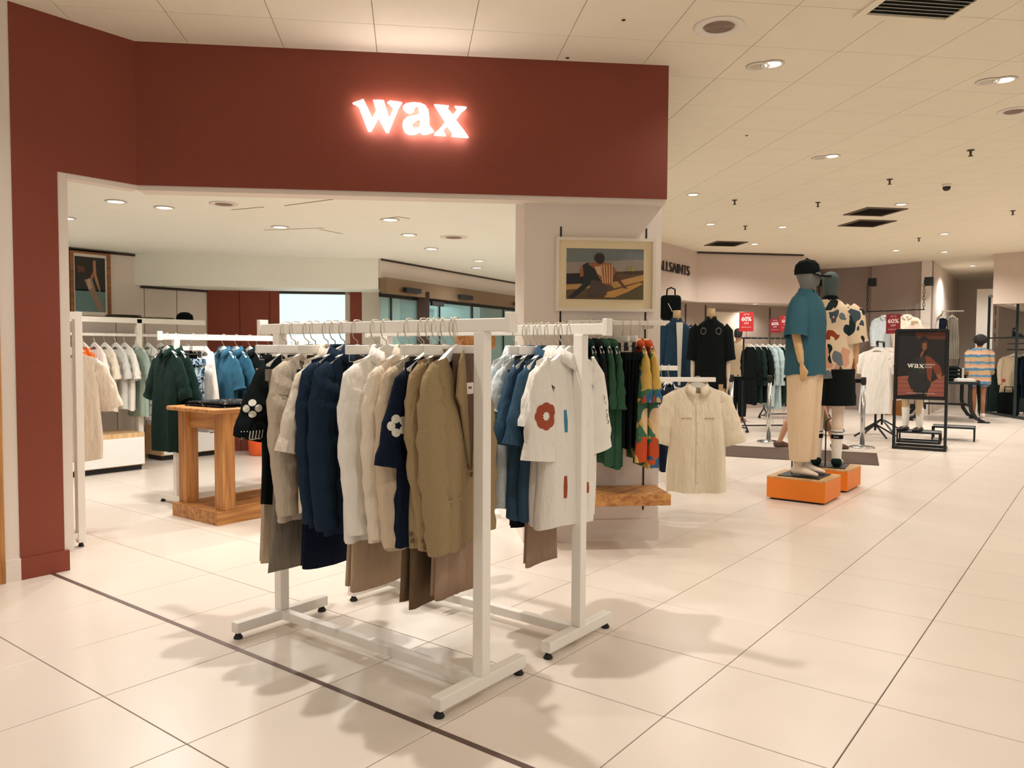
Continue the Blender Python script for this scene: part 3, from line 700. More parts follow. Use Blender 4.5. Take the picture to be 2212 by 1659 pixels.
# ---- second rack
Y2 = 3.045; G2 = 'clothes on the second rack'
def r2(x): return (x, Y2, RZ)
for k, (x, m, lb) in enumerate([(-3.1, WH, 'white shirt at the far end of the second rack'), (-2.95, DENIM, 'denim shirt far along the second rack'), (-2.8, CREAM, 'cream shirt far along the second rack')]):
    garment(r2(x), RF, 'shirt', m, lb, 'shirt', 'shirt', sl='short', collar=True, group=G2)
trousers(r2(-2.16), RF, ROSEB, 'rosy brown trousers below the denim shirts', group=G2, w=.24, L=.9)
trousers(r2(-2.68), RF, TAN, 'tan trousers behind the front rack post', group=G2)
garment(r2(-2.31), RF, 'shirt', PALEB, 'rear pale blue towelling shirt on the second rack', 'shirt', 'shirt', sl='short', collar=True, group=G2, sw=.21, hem=.25)
garment(r2(-2.25), RF, 'shirt', PALEB, 'front pale blue towelling shirt beside the denim shirts', 'shirt', 'shirt', sl='short', collar=True, group=G2, sw=.21, hem=.25)
trousers(r2(-2.225), RF, BLACK, 'black trousers behind the denim shirts', group=G2, w=.3, L=.72)
garment(r2(-2.185), RF, 'shirt', DENIM, 'rear denim shirt with open collar on the second rack', 'shirt', 'shirt', L=.76, sl='short', sln=.38, flare=.07, collar=True, group=G2, sw=.21, hem=.25)
garment(r2(-2.12), RF, 'shirt', DENIM, 'front denim shirt next to the white shirts', 'shirt', 'shirt', L=.76, sl='short', sln=.38, flare=.08, collar=True, group=G2, sw=.21, hem=.25)
for k, x in enumerate((-2.065, -2.04)):
    garment(r2(x), RF, 'shirt', WH, ['white shirt squeezed between denim and embroidered shirts', 'white shirt just behind the flower-sleeved front shirt'][k], 'shirt', 'shirt', L=.78, sl='short', sln=.3, collar=True, group=G2)
ws = garment(r2(-1.995), RF, 'shirt', WH, 'white shirt with rust flower on the sleeve and blue stitching, nearest on second rack', 'shirt', 'shirt', L=.78, sl='short', sln=.43, sr=.16, flare=.045, collar=True, group=G2, sw=.235, hem=.255, t=.05, buttons=5, bm=CREAM)
flower(ws, (.215, 0, -.27), VN, .064, RUST, EMBW)
bw = surf_of(ws, ('body', 'sleeve')); fy = Vector((0, 1, 0))
for x, z, h, m in ((.1, -.3, .1, BLUET), (-.05, -.31, .05, BLUET), (.1, -.6, .1, RUST), (-.05, -.62, .05, RUST)):
    patch(bw, [(x-.009, 0, z-h/2), (x+.009, 0, z-h/2), (x+.011, 0, z), (x+.008, 0, z+h/2), (x-.008, 0, z+h/2), (x-.012, 0, z)], (x, 0, z), fy).build('embroidery_patch', m, ws, fix=True)
for k in range(5): MB().tube([(-.25-.01*k, .03, -.2-.03*k), (-.262-.01*k, .031, -.212-.03*k), (-.25-.01*k, .031, -.222-.03*k)], .002, 4).build('stitch_motif', BROWN, ws)

# ---- rack behind the oak table: fronts face the threshold (-Y)
X3 = -6.42; G3 = 'clothes on the rack behind the oak table'; R3_ = PI
def r3(y): return (X3, y, RZ)
garment(r3(3.52), R3_, 'shirt', DKGREEN, 'nearest dark green polo shirt behind the oak table', 'shirt', 'shirt', L=.86, sw=.215, hem=.245, t=.06, sl='short', sln=.38, sr=.11, flare=.11, collar=True, group=G3)
garment(r3(3.6), R3_, 'shirt', DKGREEN, 'second dark green polo shirt behind the first', 'shirt', 'shirt', L=.86, sw=.215, hem=.245, t=.05, sl='short', sln=.4, sr=.11, flare=.11, collar=True, group=G3)
trousers(r3(3.76), R3_, blobs('blue_pattern', (200, 212, 216), [(44, 84, 118), (90, 130, 156), (30, 60, 96)], 34, .5), 'blue patterned shorts on the rack behind the table', L=.55, w=.34, name='shorts', cat='shorts', group=G3)
garment(r3(3.88), R3_, 'vest', WH, 'white sleeveless vest with tan trim', 'vest', 'vest', L=.72, sw=.14, hem=.22, group=G3, colm=TAN)
garment(r3(4.06), R3_, 'shirt', SKY, 'left of the two bright blue shirts', 'shirt', 'shirt', L=.76, sl='short', sln=.32, flare=.07, collar=True, group=G3)
garment(r3(4.19), R3_, 'shirt', SKY, 'right of the two bright blue shirts', 'shirt', 'shirt', L=.76, sl='short', sln=.32, flare=.07, collar=True, group=G3)
garment(r3(4.33), R3_, 'shirt', BLACK, 'left black shirt beside the bright blue ones', 'shirt', 'shirt', L=.76, sl='short', sln=.32, collar=True, group=G3)
garment(r3(4.42), R3_, 'shirt', BLACK, 'right black shirt before the black-and-white patterned ones', 'shirt', 'shirt', L=.76, sl='short', sln=.32, collar=True, group=G3)
PATT = blobs('black_white_pattern', (214, 206, 186), [(30, 34, 32), (60, 58, 50)], 40, .42)
garment(r3(4.55), R3_, 'shirt', PATT, 'first black-and-cream patterned shirt', 'shirt', 'shirt', L=.76, sl='short', sln=.32, group=G3)
garment(r3(4.68), R3_, 'shirt', PATT, 'second black-and-cream patterned shirt', 'shirt', 'shirt', L=.76, sl='short', sln=.32, group=G3)
garment(r3(4.82), R3_, 'shirt', NAVY, 'navy shirt at the far end of the rack behind the table', 'shirt', 'shirt', L=.76, sl='short', sln=.32, group=G3)
# ------------------------------------------------------------------ oak display table
tb = thing('display_table', (-5.72, 4.0, 0), label='sturdy oak display table on a thick plinth base behind the front racks', cat='table')
MB().box(-.325, .325, -.66, .7, 0, .105).build('plinth_base', OAK, tb, bevel=.004)
for sx in (-1, 1):
    for sy in (-1, 1): MB().box(sx*.26-.055, sx*.26+.055, sy*.55-.055, sy*.55+.055, .105, .86).build('leg', OAKZ, tb, bevel=.003)
for sx in (-1, 1): MB().box(sx*.27-.012, sx*.27+.012, -.495, .495, .72, .86).build('apron', OAK, tb)
for sy in (-1, 1): MB().box(-.205, .205, sy*.56-.012, sy*.56+.012, .72, .86).build('apron', OAKX, tb)
MB().box(-.35, .345, -.69, .74, .86, .895).build('table_top', OAK, tb, bevel=.012)
def folded(p, rot, w, d, h, m, label, cat='folded clothes', name='folded_shirt', n=2, m2=None, group=None):
    t = thing(name, p, rot, label=label, cat=cat, group=group)
    for k in range(n):
        mb = MB(); R_ = []; z0 = k*h/n; hh = h/n*.94
        for i in range(9):
            q = -1+2*i/8; e = (1-abs(q)**6)**.5 if abs(q) < 1 else 0.0; e = max(e, .25)
            ww = w/2*(1-.03*k)*(1-.05*(abs(q) > .9)); x = d/2*q*(1-.03*k)
            R_.append([(x, -ww, z0+hh*.2), (x, -ww*.96, z0+hh*.95*e), (x, -ww*.3, z0+hh*(e+.05*math.sin(4*q))), (x, ww*.3, z0+hh*(e-.04*math.sin(5*q))), (x, ww*.96, z0+hh*.95*e), (x, ww, z0+hh*.2), (x, ww*.9, z0), (x, -ww*.9, z0)])
        mb.loft(R_); mb.build('fold', m2 if (m2 and k == n-1) else m, t, True, fix=True)
    return t
BWP = blobs('black_fringed_print', (18, 18, 18), [(216, 208, 190), (20, 20, 20), (20, 20, 20), (24, 24, 24)], 60, .3)
folded((-5.72, 3.62, .895), .1, .42, .5, .045, BWP, 'folded black shirt with white edging on the oak table corner', n=2)
folded((-5.68, 4.22, .895), .2, .4, .46, .09, F('charcoal_green_knit', (30, 44, 38), rgb2=(44, 60, 52)), 'dark green knit sweater folded on the oak table', name='folded_sweater', n=2)

# ------------------------------------------------------------------ pieces on the white column
cn = vd*-1.0      # out of the column towards the aisle
def colp(px, py, off=0.0):
    p = atp(px, py, cr-vd*off, vd); return p
# framed photograph
def picture(p0, p1, px0, px1, n, name, label, fm, mm, art, fw=.02, thick=.03, matw=None):
    """p0/p1: opposite outer corners on the wall, horizontal axis from p0 to p1"""
    o = Vector(((p0.x+p1.x)/2, (p0.y+p1.y)/2, min(p0.z, p1.z))); w = Vector((p1.x-p0.x, p1.y-p0.y, 0)).length; h = abs(p1.z-p0.z)
    x = Vector((p1.x-p0.x, p1.y-p0.y, 0)).normalized(); fn = lambda a, b, d: x*a+ZZ*b+n*d
    t = thing(name, o, label=label, cat='picture')
    fr = [(-w/2, 0), (w/2, 0), (w/2, h), (-w/2, h)]; inn = [(-w/2+fw, fw), (w/2-fw, fw), (w/2-fw, h-fw), (-w/2+fw, h-fw)]
    MB().plate(fr, fn, 0.002, thick, [inn]).build('frame', fm, t, fix=True)
    MB().plate(inn, fn, .003, thick*.55).build('mat_board', mm, t, fix=True)
    l, r_, b, tp = px0  # art margins
    art(t, fn, -w/2+l, w/2-r_, b, h-tp, thick*.55)
    return t
def flat(t, fn, pts, d, m, name='print_shape'):
    MB().plate(pts, fn, d, d+.0006).build(name, m, t, fix=True)
def P_(rgb): return mat('print_%d_%d_%d' % rgb, rgb, .7, var=.1, scale=40)
def art_seated(t, fn, x0, x1, y0, y1, d):
    X = lambda u: x0+(x1-x0)*u; Y = lambda v: y1-(y1-y0)*v
    def sh(pts, rgb, k): flat(t, fn, [(X(a), Y(b)) for a, b in pts], d+.0007*k, P_(rgb))
    sh([(0, 0), (1, 0), (1, .5), (0, .5)], (112, 118, 116), 0); sh([(0, .28), (1, .2), (1, .5), (0, .5)], (146, 134, 124), 1)
    sh([(0, .5), (.3, .48), (1, .42), (1, 1), (0, 1)], (92, 70, 46), 1); sh([(0, .5), (.25, .49), (.25, .7), (0, .7)], (34, 34, 40), 2)
    sh([(.55, .68), (1, .5), (1, .62), (.62, .78)], (184, 140, 80), 2); sh([(.48, .88), (.95, .66), (1, .68), (.66, .96), (.5, .96)], (190, 140, 74), 3)
    sh([(0, .72), (.5, .66), (.5, .76), (0, .82)], (176, 136, 84), 2); sh([(.62, .96), (1, .72), (1, 1), (.5, 1)], (86, 76, 46), 4)
    sh([(.2, .34), (.26, .28), (.34, .3), (.44, .56), (.5, .7), (.3, .72), (.1, .98), (.02, .98), (.2, .72), (.2, .5)], (30, 36, 34), 5)   # raised knee and leg
    sh([(.32, .62), (.52, .66), (.52, .92), (.28, .94)], (78, 62, 56), 6)
    sh([(.27, .3), (.4, .28), (.5, .28), (.58, .3), (.64, .44), (.6, .56), (.58, .72), (.5, .72), (.42, .58), (.36, .4)], (146, 86, 52), 7)  # shirt
    for k in range(5): sh([(.44+.035*k, .31), (.452+.035*k, .31), (.475+.03*k, .68), (.462+.03*k, .68)], (206, 170, 120), 8)
    sh([(.36, .36), (.46, .34), (.47, .56), (.4, .5)], (200, 164, 128), 8)
    sh([(.36, .14), (.4, .09), (.46, .1), (.49, .16), (.48, .26), (.44, .31), (.39, .28), (.36, .22)], (50, 36, 30), 9)   # head
    sh([(.62, .5), (.66, .54), (.76, .74), (.8, .78), (.74, .78), (.64, .6)], (96, 58, 36), 9); sh([(.18, .4), (.21, .34), (.22, .54), (.17, .58)], (150, 84, 56), 9)
    for q in (.8, .86): sh([(q-.015, .36), (q, .33), (q+.015, .36), (q+.02, .44), (q-.02, .44)], (150, 140, 60), 9)
pa, pb = colp(1199, 672), colp(1415, 517)
picture(pa, pb, (.075, .085, .085, .075), None, cn, 'framed_photo', 'large framed photograph of a seated man on the white column',
        mat('pale_wood_frame', (226, 214, 196), .5), mat('cream_mat_board', (226, 208, 170), .8), art_seated, fw=.022)
# wall rail with clothes
ra, rb = (colp(1215, 702).dot(ud)-cr.dot(ud)), (colp(1412, 702).dot(ud)-cr.dot(ud))
CRZ = colp(1320, 700).z
RO = .24
wr = thing('wall_rail', cr, label='white wall rail on the column, level with the frame', cat='clothes rail')
cl_ = lambda a, o, z: ud*a-vd*o+ZZ*z
MB().bar(cl_(ra, RO, CRZ), cl_(rb, RO, CRZ), .03, .03).build('rail', RACKW, wr, bevel=.002)
for px in (1211, 1395):
    s = (atp(px, 600, cr, vd)-cr).dot(ud); MB().bar(cl_(s, .006, CRZ-.02), cl_(s, RO, CRZ-.02), .02, .03).build('bracket', RACKW, wr)
CROT = math.atan2(ud.y, ud.x)-PI/2          # garment fronts face along the rail, to the right
def cp_(px):
    p = cr-vd*RO; return Vector((0, 0, CRZ+.015))+Vector((p.x, p.y, 0))+ud*((atp(px, 700, cr-vd*RO, vd)-p).dot(ud))
GC = 'clothes on the column rail'; MULTI = blobs('painterly_multicolour', (206, 176, 120), [(54, 96, 130), (70, 110, 84), (206, 170, 90), (190, 78, 44), (222, 190, 150), (206, 170, 90)], 9, .85)
for k, (px, m, lb, kind, L) in enumerate([(1256, BLACK, 'black shirt at the left end of the column rail', 'short', .66), (1274, DKGREEN, 'very dark green shirt behind the near white shirt sleeve', 'short', .7),
        (1291, BLACK, 'black shirt left of the green knits', 'short', .7), (1308, GREEN, 'left bottle green knit shirt on the column rail', 'short', .8), (1324, GREEN, 'right bottle green knit shirt on the column rail', 'short', .82)]):
    garment(cp_(px), CROT, 'shirt', m, lb, 'shirt', 'shirt', L=L, sl=kind, sln=.4, flare=.04, collar=True, group=GC, rail=.03, drop=.02, sw=.19, hem=.21)
for k, (px, lb) in enumerate([(1345, 'left black trousers on the column rail'), (1362, 'right black trousers on the column rail')]):
    trousers(cp_(px), CROT, BLACK, lb, L=.62, w=.3, t=.03, group=GC, rail=.03)
garment(cp_(1381), CROT, 'shirt', MULTI, 'multicoloured painterly shirt, left of the pair on the column rail', 'shirt', 'shirt', L=.78, sl='short', sln=.36, collar=True, group=GC, rail=.03, drop=.02, sw=.19, hem=.21)
garment(cp_(1398), CROT, 'shirt', MULTI, 'multicoloured painterly shirt at the right end of the column rail', 'shirt', 'shirt', L=.82, sl='short', sln=.36, collar=True, group=GC, rail=.03, drop=.02, sw=.19, hem=.21)
# oak shelf low on the column
sz = .40
s0 = (atp(1165, 1080, cr, vd)-cr).dot(ud); ob = at(1450, 1068, sz)
shf = thing('wall_shelf', cr+ZZ*sz, label='thick oak shelf low on the white column', cat='shelf'); s1 = (ob-cr).dot(ud); dep = max(.25, -(ob-cr).dot(vd))
mb = MB(); Q = [cl_(s0, .012, 0), cl_(s0, dep, 0), cl_(s1, dep, 0), cl_(s1, .012, 0)]
mb.loft([[(q.x, q.y, -.075) for q in Q], [(q.x, q.y, 0) for q in Q]]); mb.build('board', OAK, shf, fix=True, bevel=.003)
for px in (1211, 1395):
    s = (atp(px, 600, cr, vd)-cr).dot(ud); MB().bar(cl_(s, .004, -.02), cl_(s, dep-.05, -.085), .012, .02).build('bracket', RACKW, shf)

# ------------------------------------------------------------------ left end of the shop
# rack right behind the pillar with the pale tee
rk = thing('clothes_rack', (-5.57, 2.2, 0), label='white clothes rack partly hidden behind the red pillar', cat='clothes rack', group='white clothes racks')
for y in (-.62, .22): MB().box(-.025, .025, y-.025, y+.025, .03, 1.6).build('upright', RACKW, rk, bevel=.003); MB().lathe([(.02, 0), (.014, .018), (.01, .035)], 10, (0, y, 0)).build('levelling_foot', BLACKR, rk, True)
MB().box(-.025, .025, -.6, .2, 1.55, 1.6).build('top_rail', RACKW, rk, bevel=.003)
MB().box(-.02, .02, -.6, .2, .06, .1).build('base_beam', RACKW, rk, bevel=.003)
tpp = atd(143, 735, 5.75); MB().bar((.0, -.1, 1.45), (tpp.x+5.57, tpp.y-2.2, 1.45), .02).build('face_out_arm', RACKW, rk)
garment((tpp.x, tpp.y, 1.46), math.atan2(-tpp.y, -tpp.x)-PI/2+.15, 'tee', F('oatmeal_cotton', (222, 206, 186)), 'pale oatmeal tee hanging beside the red pillar', 't-shirt', 'tshirt', L=.8, sw=.24, hem=.26, t=.06, sl='short', sln=.38, sr=.11, flare=.09)
dw = thing('drawer_unit', (-5.95, 2.15, 0), label='light wooden drawer unit glimpsed behind the red pillar', cat='cabinet')
LW = wood('light_ash', (196, 156, 108), (222, 186, 140), along='Z')
MB().box(-.25, .25, -.3, .23, .06, .6).build('carcass', LW, dw); MB().box(.25, .268, -.28, .21, .08, .4).build('drawer', LW, dw, bevel=.002); MB().box(.25, .268, -.28, .21, .42, .58).build('drawer', LW, dw, bevel=.002)
MB().box(.24, .27, -.3, .23, .402, .418).build('edge_strip', WHITE, dw)
for sx in (-.2, .2):
    for sy in (-.25, .18): MB().box(sx-.02, sx+.02, sy-.02, sy+.02, 0, .06).build('foot', BLACKR, dw)
# wall gondola with two rails
gd_ = thing('gondola_rack', (-8.88, 3.6, 0), label='long white wall rack along the left shop wall', cat='clothes rack')
for y in (-.9, 0, .93): MB().box(-.03, .03, y-.03, y+.03, .02, 1.69).build('upright', RACKW, gd_, bevel=.003); MB().lathe([(.022, 0), (.014, .02)], 10, (0, y, 0)).build('levelling_foot', BLACKR, gd_)
MB().box(-.03, .03, -1.3, 1.75, 1.64, 1.7).build('top_beam', RACKW, gd_, bevel=.003)
MB().box(-.015, .015, -1.3, 1.6, 1.49, 1.52).build('hanging_rail', RACKW, gd_)
MB().box(-.35, -.03, -1.3, 1.75, 1.66, 1.69).build('top_shelf', RACKW, gd_)
GL_ = 'clothes on the left wall rack'
CHECK = stripes('grey_check', [(232, 228, 220)]*5+[(170, 168, 158)], 9, 'Z', ('X', (178, 176, 166), .14)); SAGE = F('sage_cotton', (140, 158, 146), rgb2=(170, 186, 172)); PALEG = F('pale_grey_cotton', (206, 204, 196))
FLOR = blobs('dark_floral', (34, 40, 32), [(120, 40, 36), (60, 80, 50), (30, 34, 30)], 26, .5)
for k, (y, m, lb, L) in enumerate([(3.62, FLOR, 'dark floral shirt above the white cabinet', .6), (3.72, PALEG, 'pale grey shirt left of the orange tees', .62), (3.84, ORANGE, 'left orange tee on the wall rack', .62), (3.91, ORANGE, 'right orange tee on the wall rack', .66),
        (4.03, WH, 'white tee next to the orange pair', .7), (4.14, CREAM, 'cream tee on the wall rack', .72), (4.26, PALEG, 'light grey tee on the wall rack', .7), (4.36, WH, 'bright white tee on the wall rack before the post', .72),
        (4.5, SAGE, 'sage green shirt at the wall rack post', .8), (4.63, CHECK, 'grey-checked white shirt right of the rack post', .85), (4.78, CHECK, 'grey-checked white shirt nearest the green polos', .88), (4.95, PALEG, 'pale grey shirt behind the green polos', .8), (5.1, BLACK, 'black shirt low on the wall rack', 1.0)]):
    garment((-8.86, y, 1.52), PI, 'tee', m, lb, 't-shirt' if 'tee' in lb else 'shirt', 'tshirt' if 'tee' in lb else 'shirt', L=L, sl='short', sln=.34, flare=.07, group=GL_, rail=.03, sw=.22, hem=.24)
# low cabinets
def cabinet(p, sx, sy, h, label):
    t = thing('cabinet', p, label=label, cat='cabinet', group='low white cabinets')
    MB().box(-sx/2+.02, sx/2-.06, -sy/2+.02, sy/2-.02, 0, .06).build('toe_kick', BLACKR, t)
    MB().box(-sx/2, sx/2-.02, -sy/2, sy/2, .06, h).build('carcass', LW, t, bevel=.002)
    MB().box(sx/2-.02, sx/2, -sy/2+.015, sy/2-.015, .07, h-.05).build('door', mat('white_laminate', (236, 234, 228), .3, var=.01), t, bevel=.002)
    MB().box(sx/2-.002, sx/2+.006, -.06, .06, h-.052, h-.044).build('handle', mat('oak_edge', (170, 120, 70), .5), t)
    return t
cabinet((-8.8, 3.75, 0), .5, 1.35, .42, 'long low white cabinet with wooden top below the orange tees')
cabinet((-9.22, 5.25, 0), .4, .75, .42, 'short white cabinet seen under the oak table')
bn_ = thing('waste_bin', (-8.62, 6.0, 0), label='bright orange bin in front of the red back wall', cat='bin')
MB().lathe([(.16, 0), (.18, .02), (.2, .4), (.19, .4), (.17, .04)], 20).build('bucket', mat('orange_plastic', (224, 92, 32), .4), bn_, True)
MB().lathe([(.2, .4), (.19, .42), (.02, .43)], 20).build('lid', mat('dark_lid', (40, 30, 28), .5), bn_, True)
# folded things and a cap on the rack's top shelf
folded((-9.06, 4.45, 1.69), 0, .3, .36, .05, F('dark_olive', (70, 70, 54)), 'folded olive garments on the wall rack shelf, left pile', n=3)
folded((-9.06, 4.85, 1.69), 0, .3, .34, .035, F('dull_sage', (120, 122, 100)), 'folded sage garments on the wall rack shelf, right pile', n=2)
cap = thing('cap', (-9.06, 5.2, 1.69), R(-40), label='black cap on the wall rack shelf', cat='cap')
MB().lathe([(.095, 0), (.1, .03), (.09, .075), (.05, .105), (.005, .112)], 18).build('crown', BLACK, cap, True)
MB().plate([(-.08, 0), (-.085, .07), (-.04, .125), (.04, .125), (.085, .07), (.08, 0)], lambda x, y, d: (x, y+.06, d), .0, .008).build('visor', BLACK, cap, fix=True)
# framed prints on the left wall
def art_dancer(t, fn, x0, x1, y0, y1, d):
    X = lambda u: x0+(x1-x0)*u; Y = lambda v: y1-(y1-y0)*v
    def sh(pts, rgb, k): flat(t, fn, [(X(a), Y(b)) for a, b in pts], d+.0007*k, P_(rgb))
    sh([(0, 0), (1, 0), (1, .62), (0, .62)], (46, 44, 40), 0); sh([(0, .6), (1, .6), (1, 1), (0, 1)], (104, 134, 132), 0)
    sh([(.05, .16), (.3, .18), (.34, .26), (.1, .3)], (96, 60, 40), 1); sh([(.3, .42), (.55, .38), (.68, .62), (.95, .98), (.75, .98), (.5, .66)], (150, 124, 104), 1)
    sh([(.6, .06), (.68, .05), (.7, .3), (.76, .42), (.84, .62), (.78, .6), (.66, .42), (.6, .28)], (176, 130, 92), 2); sh([(.5, .36), (.6, .26), (.64, .3), (.56, .42)], (170, 110, 76), 3)
    sh([(.36, .42), (.48, .38), (.56, .56), (.44, .6)], (190, 160, 140), 3)
nn = Vector((1, 0, 0)); wp = lambda px, py: atp(px, py, (IX, 0, 0), (1, 0, 0))
picture(wp(151, 688), wp(236, 546), (.055, .06, .085, .075), None, nn, 'framed_print', 'oak-framed print of a dancer on the left shop wall', wood('oak_frame', (120, 76, 36), (160, 104, 56)), mat('white_mat', (228, 220, 206), .8), art_dancer, fw=.04)
picture(wp(96, 682), wp(143, 530), (.05, .05, .06, .06), None, nn, 'framed_print', 'dark blue frame cut off by the red pillar', mat('navy_frame', (30, 32, 46), .5), mat('white_mat', (228, 220, 206), .8), art_dancer, fw=.03)
# stool-height hat block behind the second rack
hb = thing('hat_stand', (-4.15, 4.9, 0), R(45), label='wooden hat stand with rounded board behind the second rack', cat='stand')
MB().box(-.16, .17, -.05, .05, 1.36, 1.5).build('board', OAK, hb, bevel=.03); MB().box(-.025, .025, -.025, .025, .03, 1.36).build('post', RACKW, hb); MB().box(-.2, .2, -.15, .15, 0, .03).build('foot_plate', RACKW, hb)
bh = thing('beanie', (-4.1, 4.95, 1.5), label='rust and black ribbed beanie on the hat stand', cat='hat')
MB().lathe([(.085, 0), (.09, .02), (.088, .05), (.06, .062), (.005, .066)], 22).build('crown', stripes('ribbed_beanie', [(24, 24, 26), (140, 76, 40)], 60, 'X'), bh, True)
MB().lathe([(.085, 0), (.094, .012), (.092, .028), (.086, .032)], 22).build('cuff', F('rust_rib', (140, 76, 44)), bh, True)

# ------------------------------------------------------------------ ceiling fittings
def speaker(p, r, label, m=None):
    t = thing('ceiling_speaker', p, label=label, cat='speaker', group='ceiling speakers')
    MB().lathe([(r, 0), (r, -.006), (r*.93, -.009), (r*.64, -.006), (r*.62, 0)], 28).build('rim', WHITE, t, True)
    mb = MB()
    for k in range(7):
        a = r*.58*(1-k/7.5); mb.lathe([(a, -.004), (a, -.008), (a-.006, -.008), (a-.006, -.004)], 24, cap=False)
    mb.build('grille_rings', mat('grille_pink_grey', (150, 128, 114), .6), t, True)
    MB().lathe([(r*.6, -.001), (r*.6, -.003)], 24).build('cone', mat('grille_pale', (204, 184, 168), .7), t)
    return t
speaker(at(1553, 57, CEIL-.0005), .15, 'round ceiling speaker just right of the red fascia'); speaker(at(2190, 240, CEIL-.0005), .12, 'faint round speaker at the right edge of the ceiling')
speaker(at(483, 440, INC-.0005), .11, 'round speaker in the shop ceiling left of centre'); speaker(at(980, 512, INC-.0005), .14, 'round speaker in the shop ceiling near the column')
def vent(p, rot, w, n, label, dark=False):
    t = thing('air_vent', p, rot, label=label, cat='vent', group='ceiling vents')
    MB().plate([(-w/2, -w/2), (w/2, -w/2), (w/2, w/2), (-w/2, w/2)], lambda x, y, d: (x, y, -d), 0.0, .012, [[(-w/2+.05, -w/2+.05), (w/2-.05, -w/2+.05), (w/2-.05, w/2-.05), (-w/2+.05, w/2-.05)]]).build('frame', CEILM if not dark else P_((92, 78, 62)), t, fix=True)
    MB().box(-w/2+.05, w/2-.05, -w/2+.05, w/2-.05, -.003, -.001).build('duct', mat('vent_dark', (24, 26, 26), .9), t)
    for k in range(n):
        y = -w/2+.07+(w-.14)*k/(n-1); MB().box(-w/2+.05, w/2-.05, -.012, .012, -.001, .001).build('louvre', CEILM if not dark else P_((92, 78, 62)), t, loc=(0, y, -.008)).rotation_euler = (R(30), 0, 0)
    return t
vent(at(2018, -8, CEIL-.0005), PI/4, .6, 12, 'slatted air vent at the top right of the ceiling')
vent(at(1890, 457, CEIL-.0005), PI/4, .6, 8, 'square grey vent in the aisle ceiling', True); vent(at(1872, 482, CEIL-.0005), PI/4, .6, 8, 'second square vent just beyond the grey one', True); vent(at(1568, 526, CEIL-.0005), PI/4, .6, 8, 'square vent above the far store band', True)
def sprinkler(px, label):
    t = thing('sprinkler', at(px[0], px[1], CEIL), label=label, cat='sprinkler', group='ceiling sprinklers')
    MB().lathe([(.035, 0), (.035, -.006), (.012, -.01), (.01, -.05), (.022, -.055), (.022, -.06)], 12).build('head', mat('sprinkler_brass', (70, 58, 46), .5), t, True)
for px, lb in (((2097, 324), 'sprinkler head hanging right of the aisle centre'), ((1922, 387), 'sprinkler above the mannequins'), ((1767, 437), 'sprinkler left of the grey vent'), ((1587, 432), 'sprinkler beyond the red fascia'), ((1610, 488), 'far sprinkler left of the vent pair'), ((2188, 455), 'sprinkler at the right picture edge'), ((1985, 514), 'far sprinkler above the poster')): sprinkler(px, lb)
cm_ = thing('security_camera', at(2045, 398, CEIL), label='dark dome security camera in the aisle ceiling', cat='camera')
MB().lathe([(.05, 0), (.05, -.02), (.045, -.03)], 16).build('base', WHITE, cm_, True); MB().lathe([(.045, -.03), (.042, -.055), (.025, -.075), (.002, -.08)], 16).build('dome', mat('smoked_dome', (18, 22, 22), .15), cm_, True)
for px, lb in (((1347, 42), 'small black sensor in the ceiling above the fascia end'), ((1226, 124), 'tiny black sensor above the fascia'), ((1613, 292), 'tiny dark sensor in the aisle ceiling')):
    t = thing('ceiling_sensor', at(px[0], px[1], CEIL-.001), label=lb, cat='sensor'); MB().lathe([(.014, 0), (.012, -.006), (.002, -.008)], 10).build('lens', BLACKR, t, True); MB().lathe([(.022, 0), (.022, -.002), (.014, -.003)], 12).build('base', CEILM, t)
# ------------------------------------------------------------------ far walls of the aisle
def pl(px, py, d): return atd(px, py, d)
A1 = Vector((-6.45, 11.4, 0)); A2 = Vector((-6.6, 14.6, 0)); A3 = Vector((-5.06, 16.25, 0)); A4 = Vector((-4.4, 19.4, 0)); A5 = Vector((-3.15, 18.9, 0))
BANDW = mat('store_band', (206, 188, 174), .8, var=.03)
slab(A1, A2, 2.33, CEIL, .2, 'wall_store_band', BANDW, side=Vector((-1, 0, 0)), kind='structure')
slab(A2, A3, 2.33, CEIL, .2, 'wall_store_band', BANDW, side=Vector((-.7, .7, 0)), kind='structure')
slab(A3, A3+Vector((-.6, 3.0, 0)), 2.33, CEIL, .2, 'wall_store_band', BANDW, side=Vector((-1, 0, 0)), kind='structure')
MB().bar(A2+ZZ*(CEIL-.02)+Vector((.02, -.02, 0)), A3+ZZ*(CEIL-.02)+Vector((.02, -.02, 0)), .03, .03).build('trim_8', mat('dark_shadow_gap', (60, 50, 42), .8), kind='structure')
# sign lettering on the band
sgn = thing('store_sign', Vector((-6.526, 13.45, 2.885)), label='dark ALLSAINTS lettering on the far store band', cat='sign')
mt = frame((0, 0, 0), (-.047, 1, 0), (0, 0, 1), (1, .047, 0)); put_text('ALLSAINTS', .27, mat('dark_lettering', (62, 56, 52), .6), sgn, mt, .012, sx=1.12, bold=-.003)
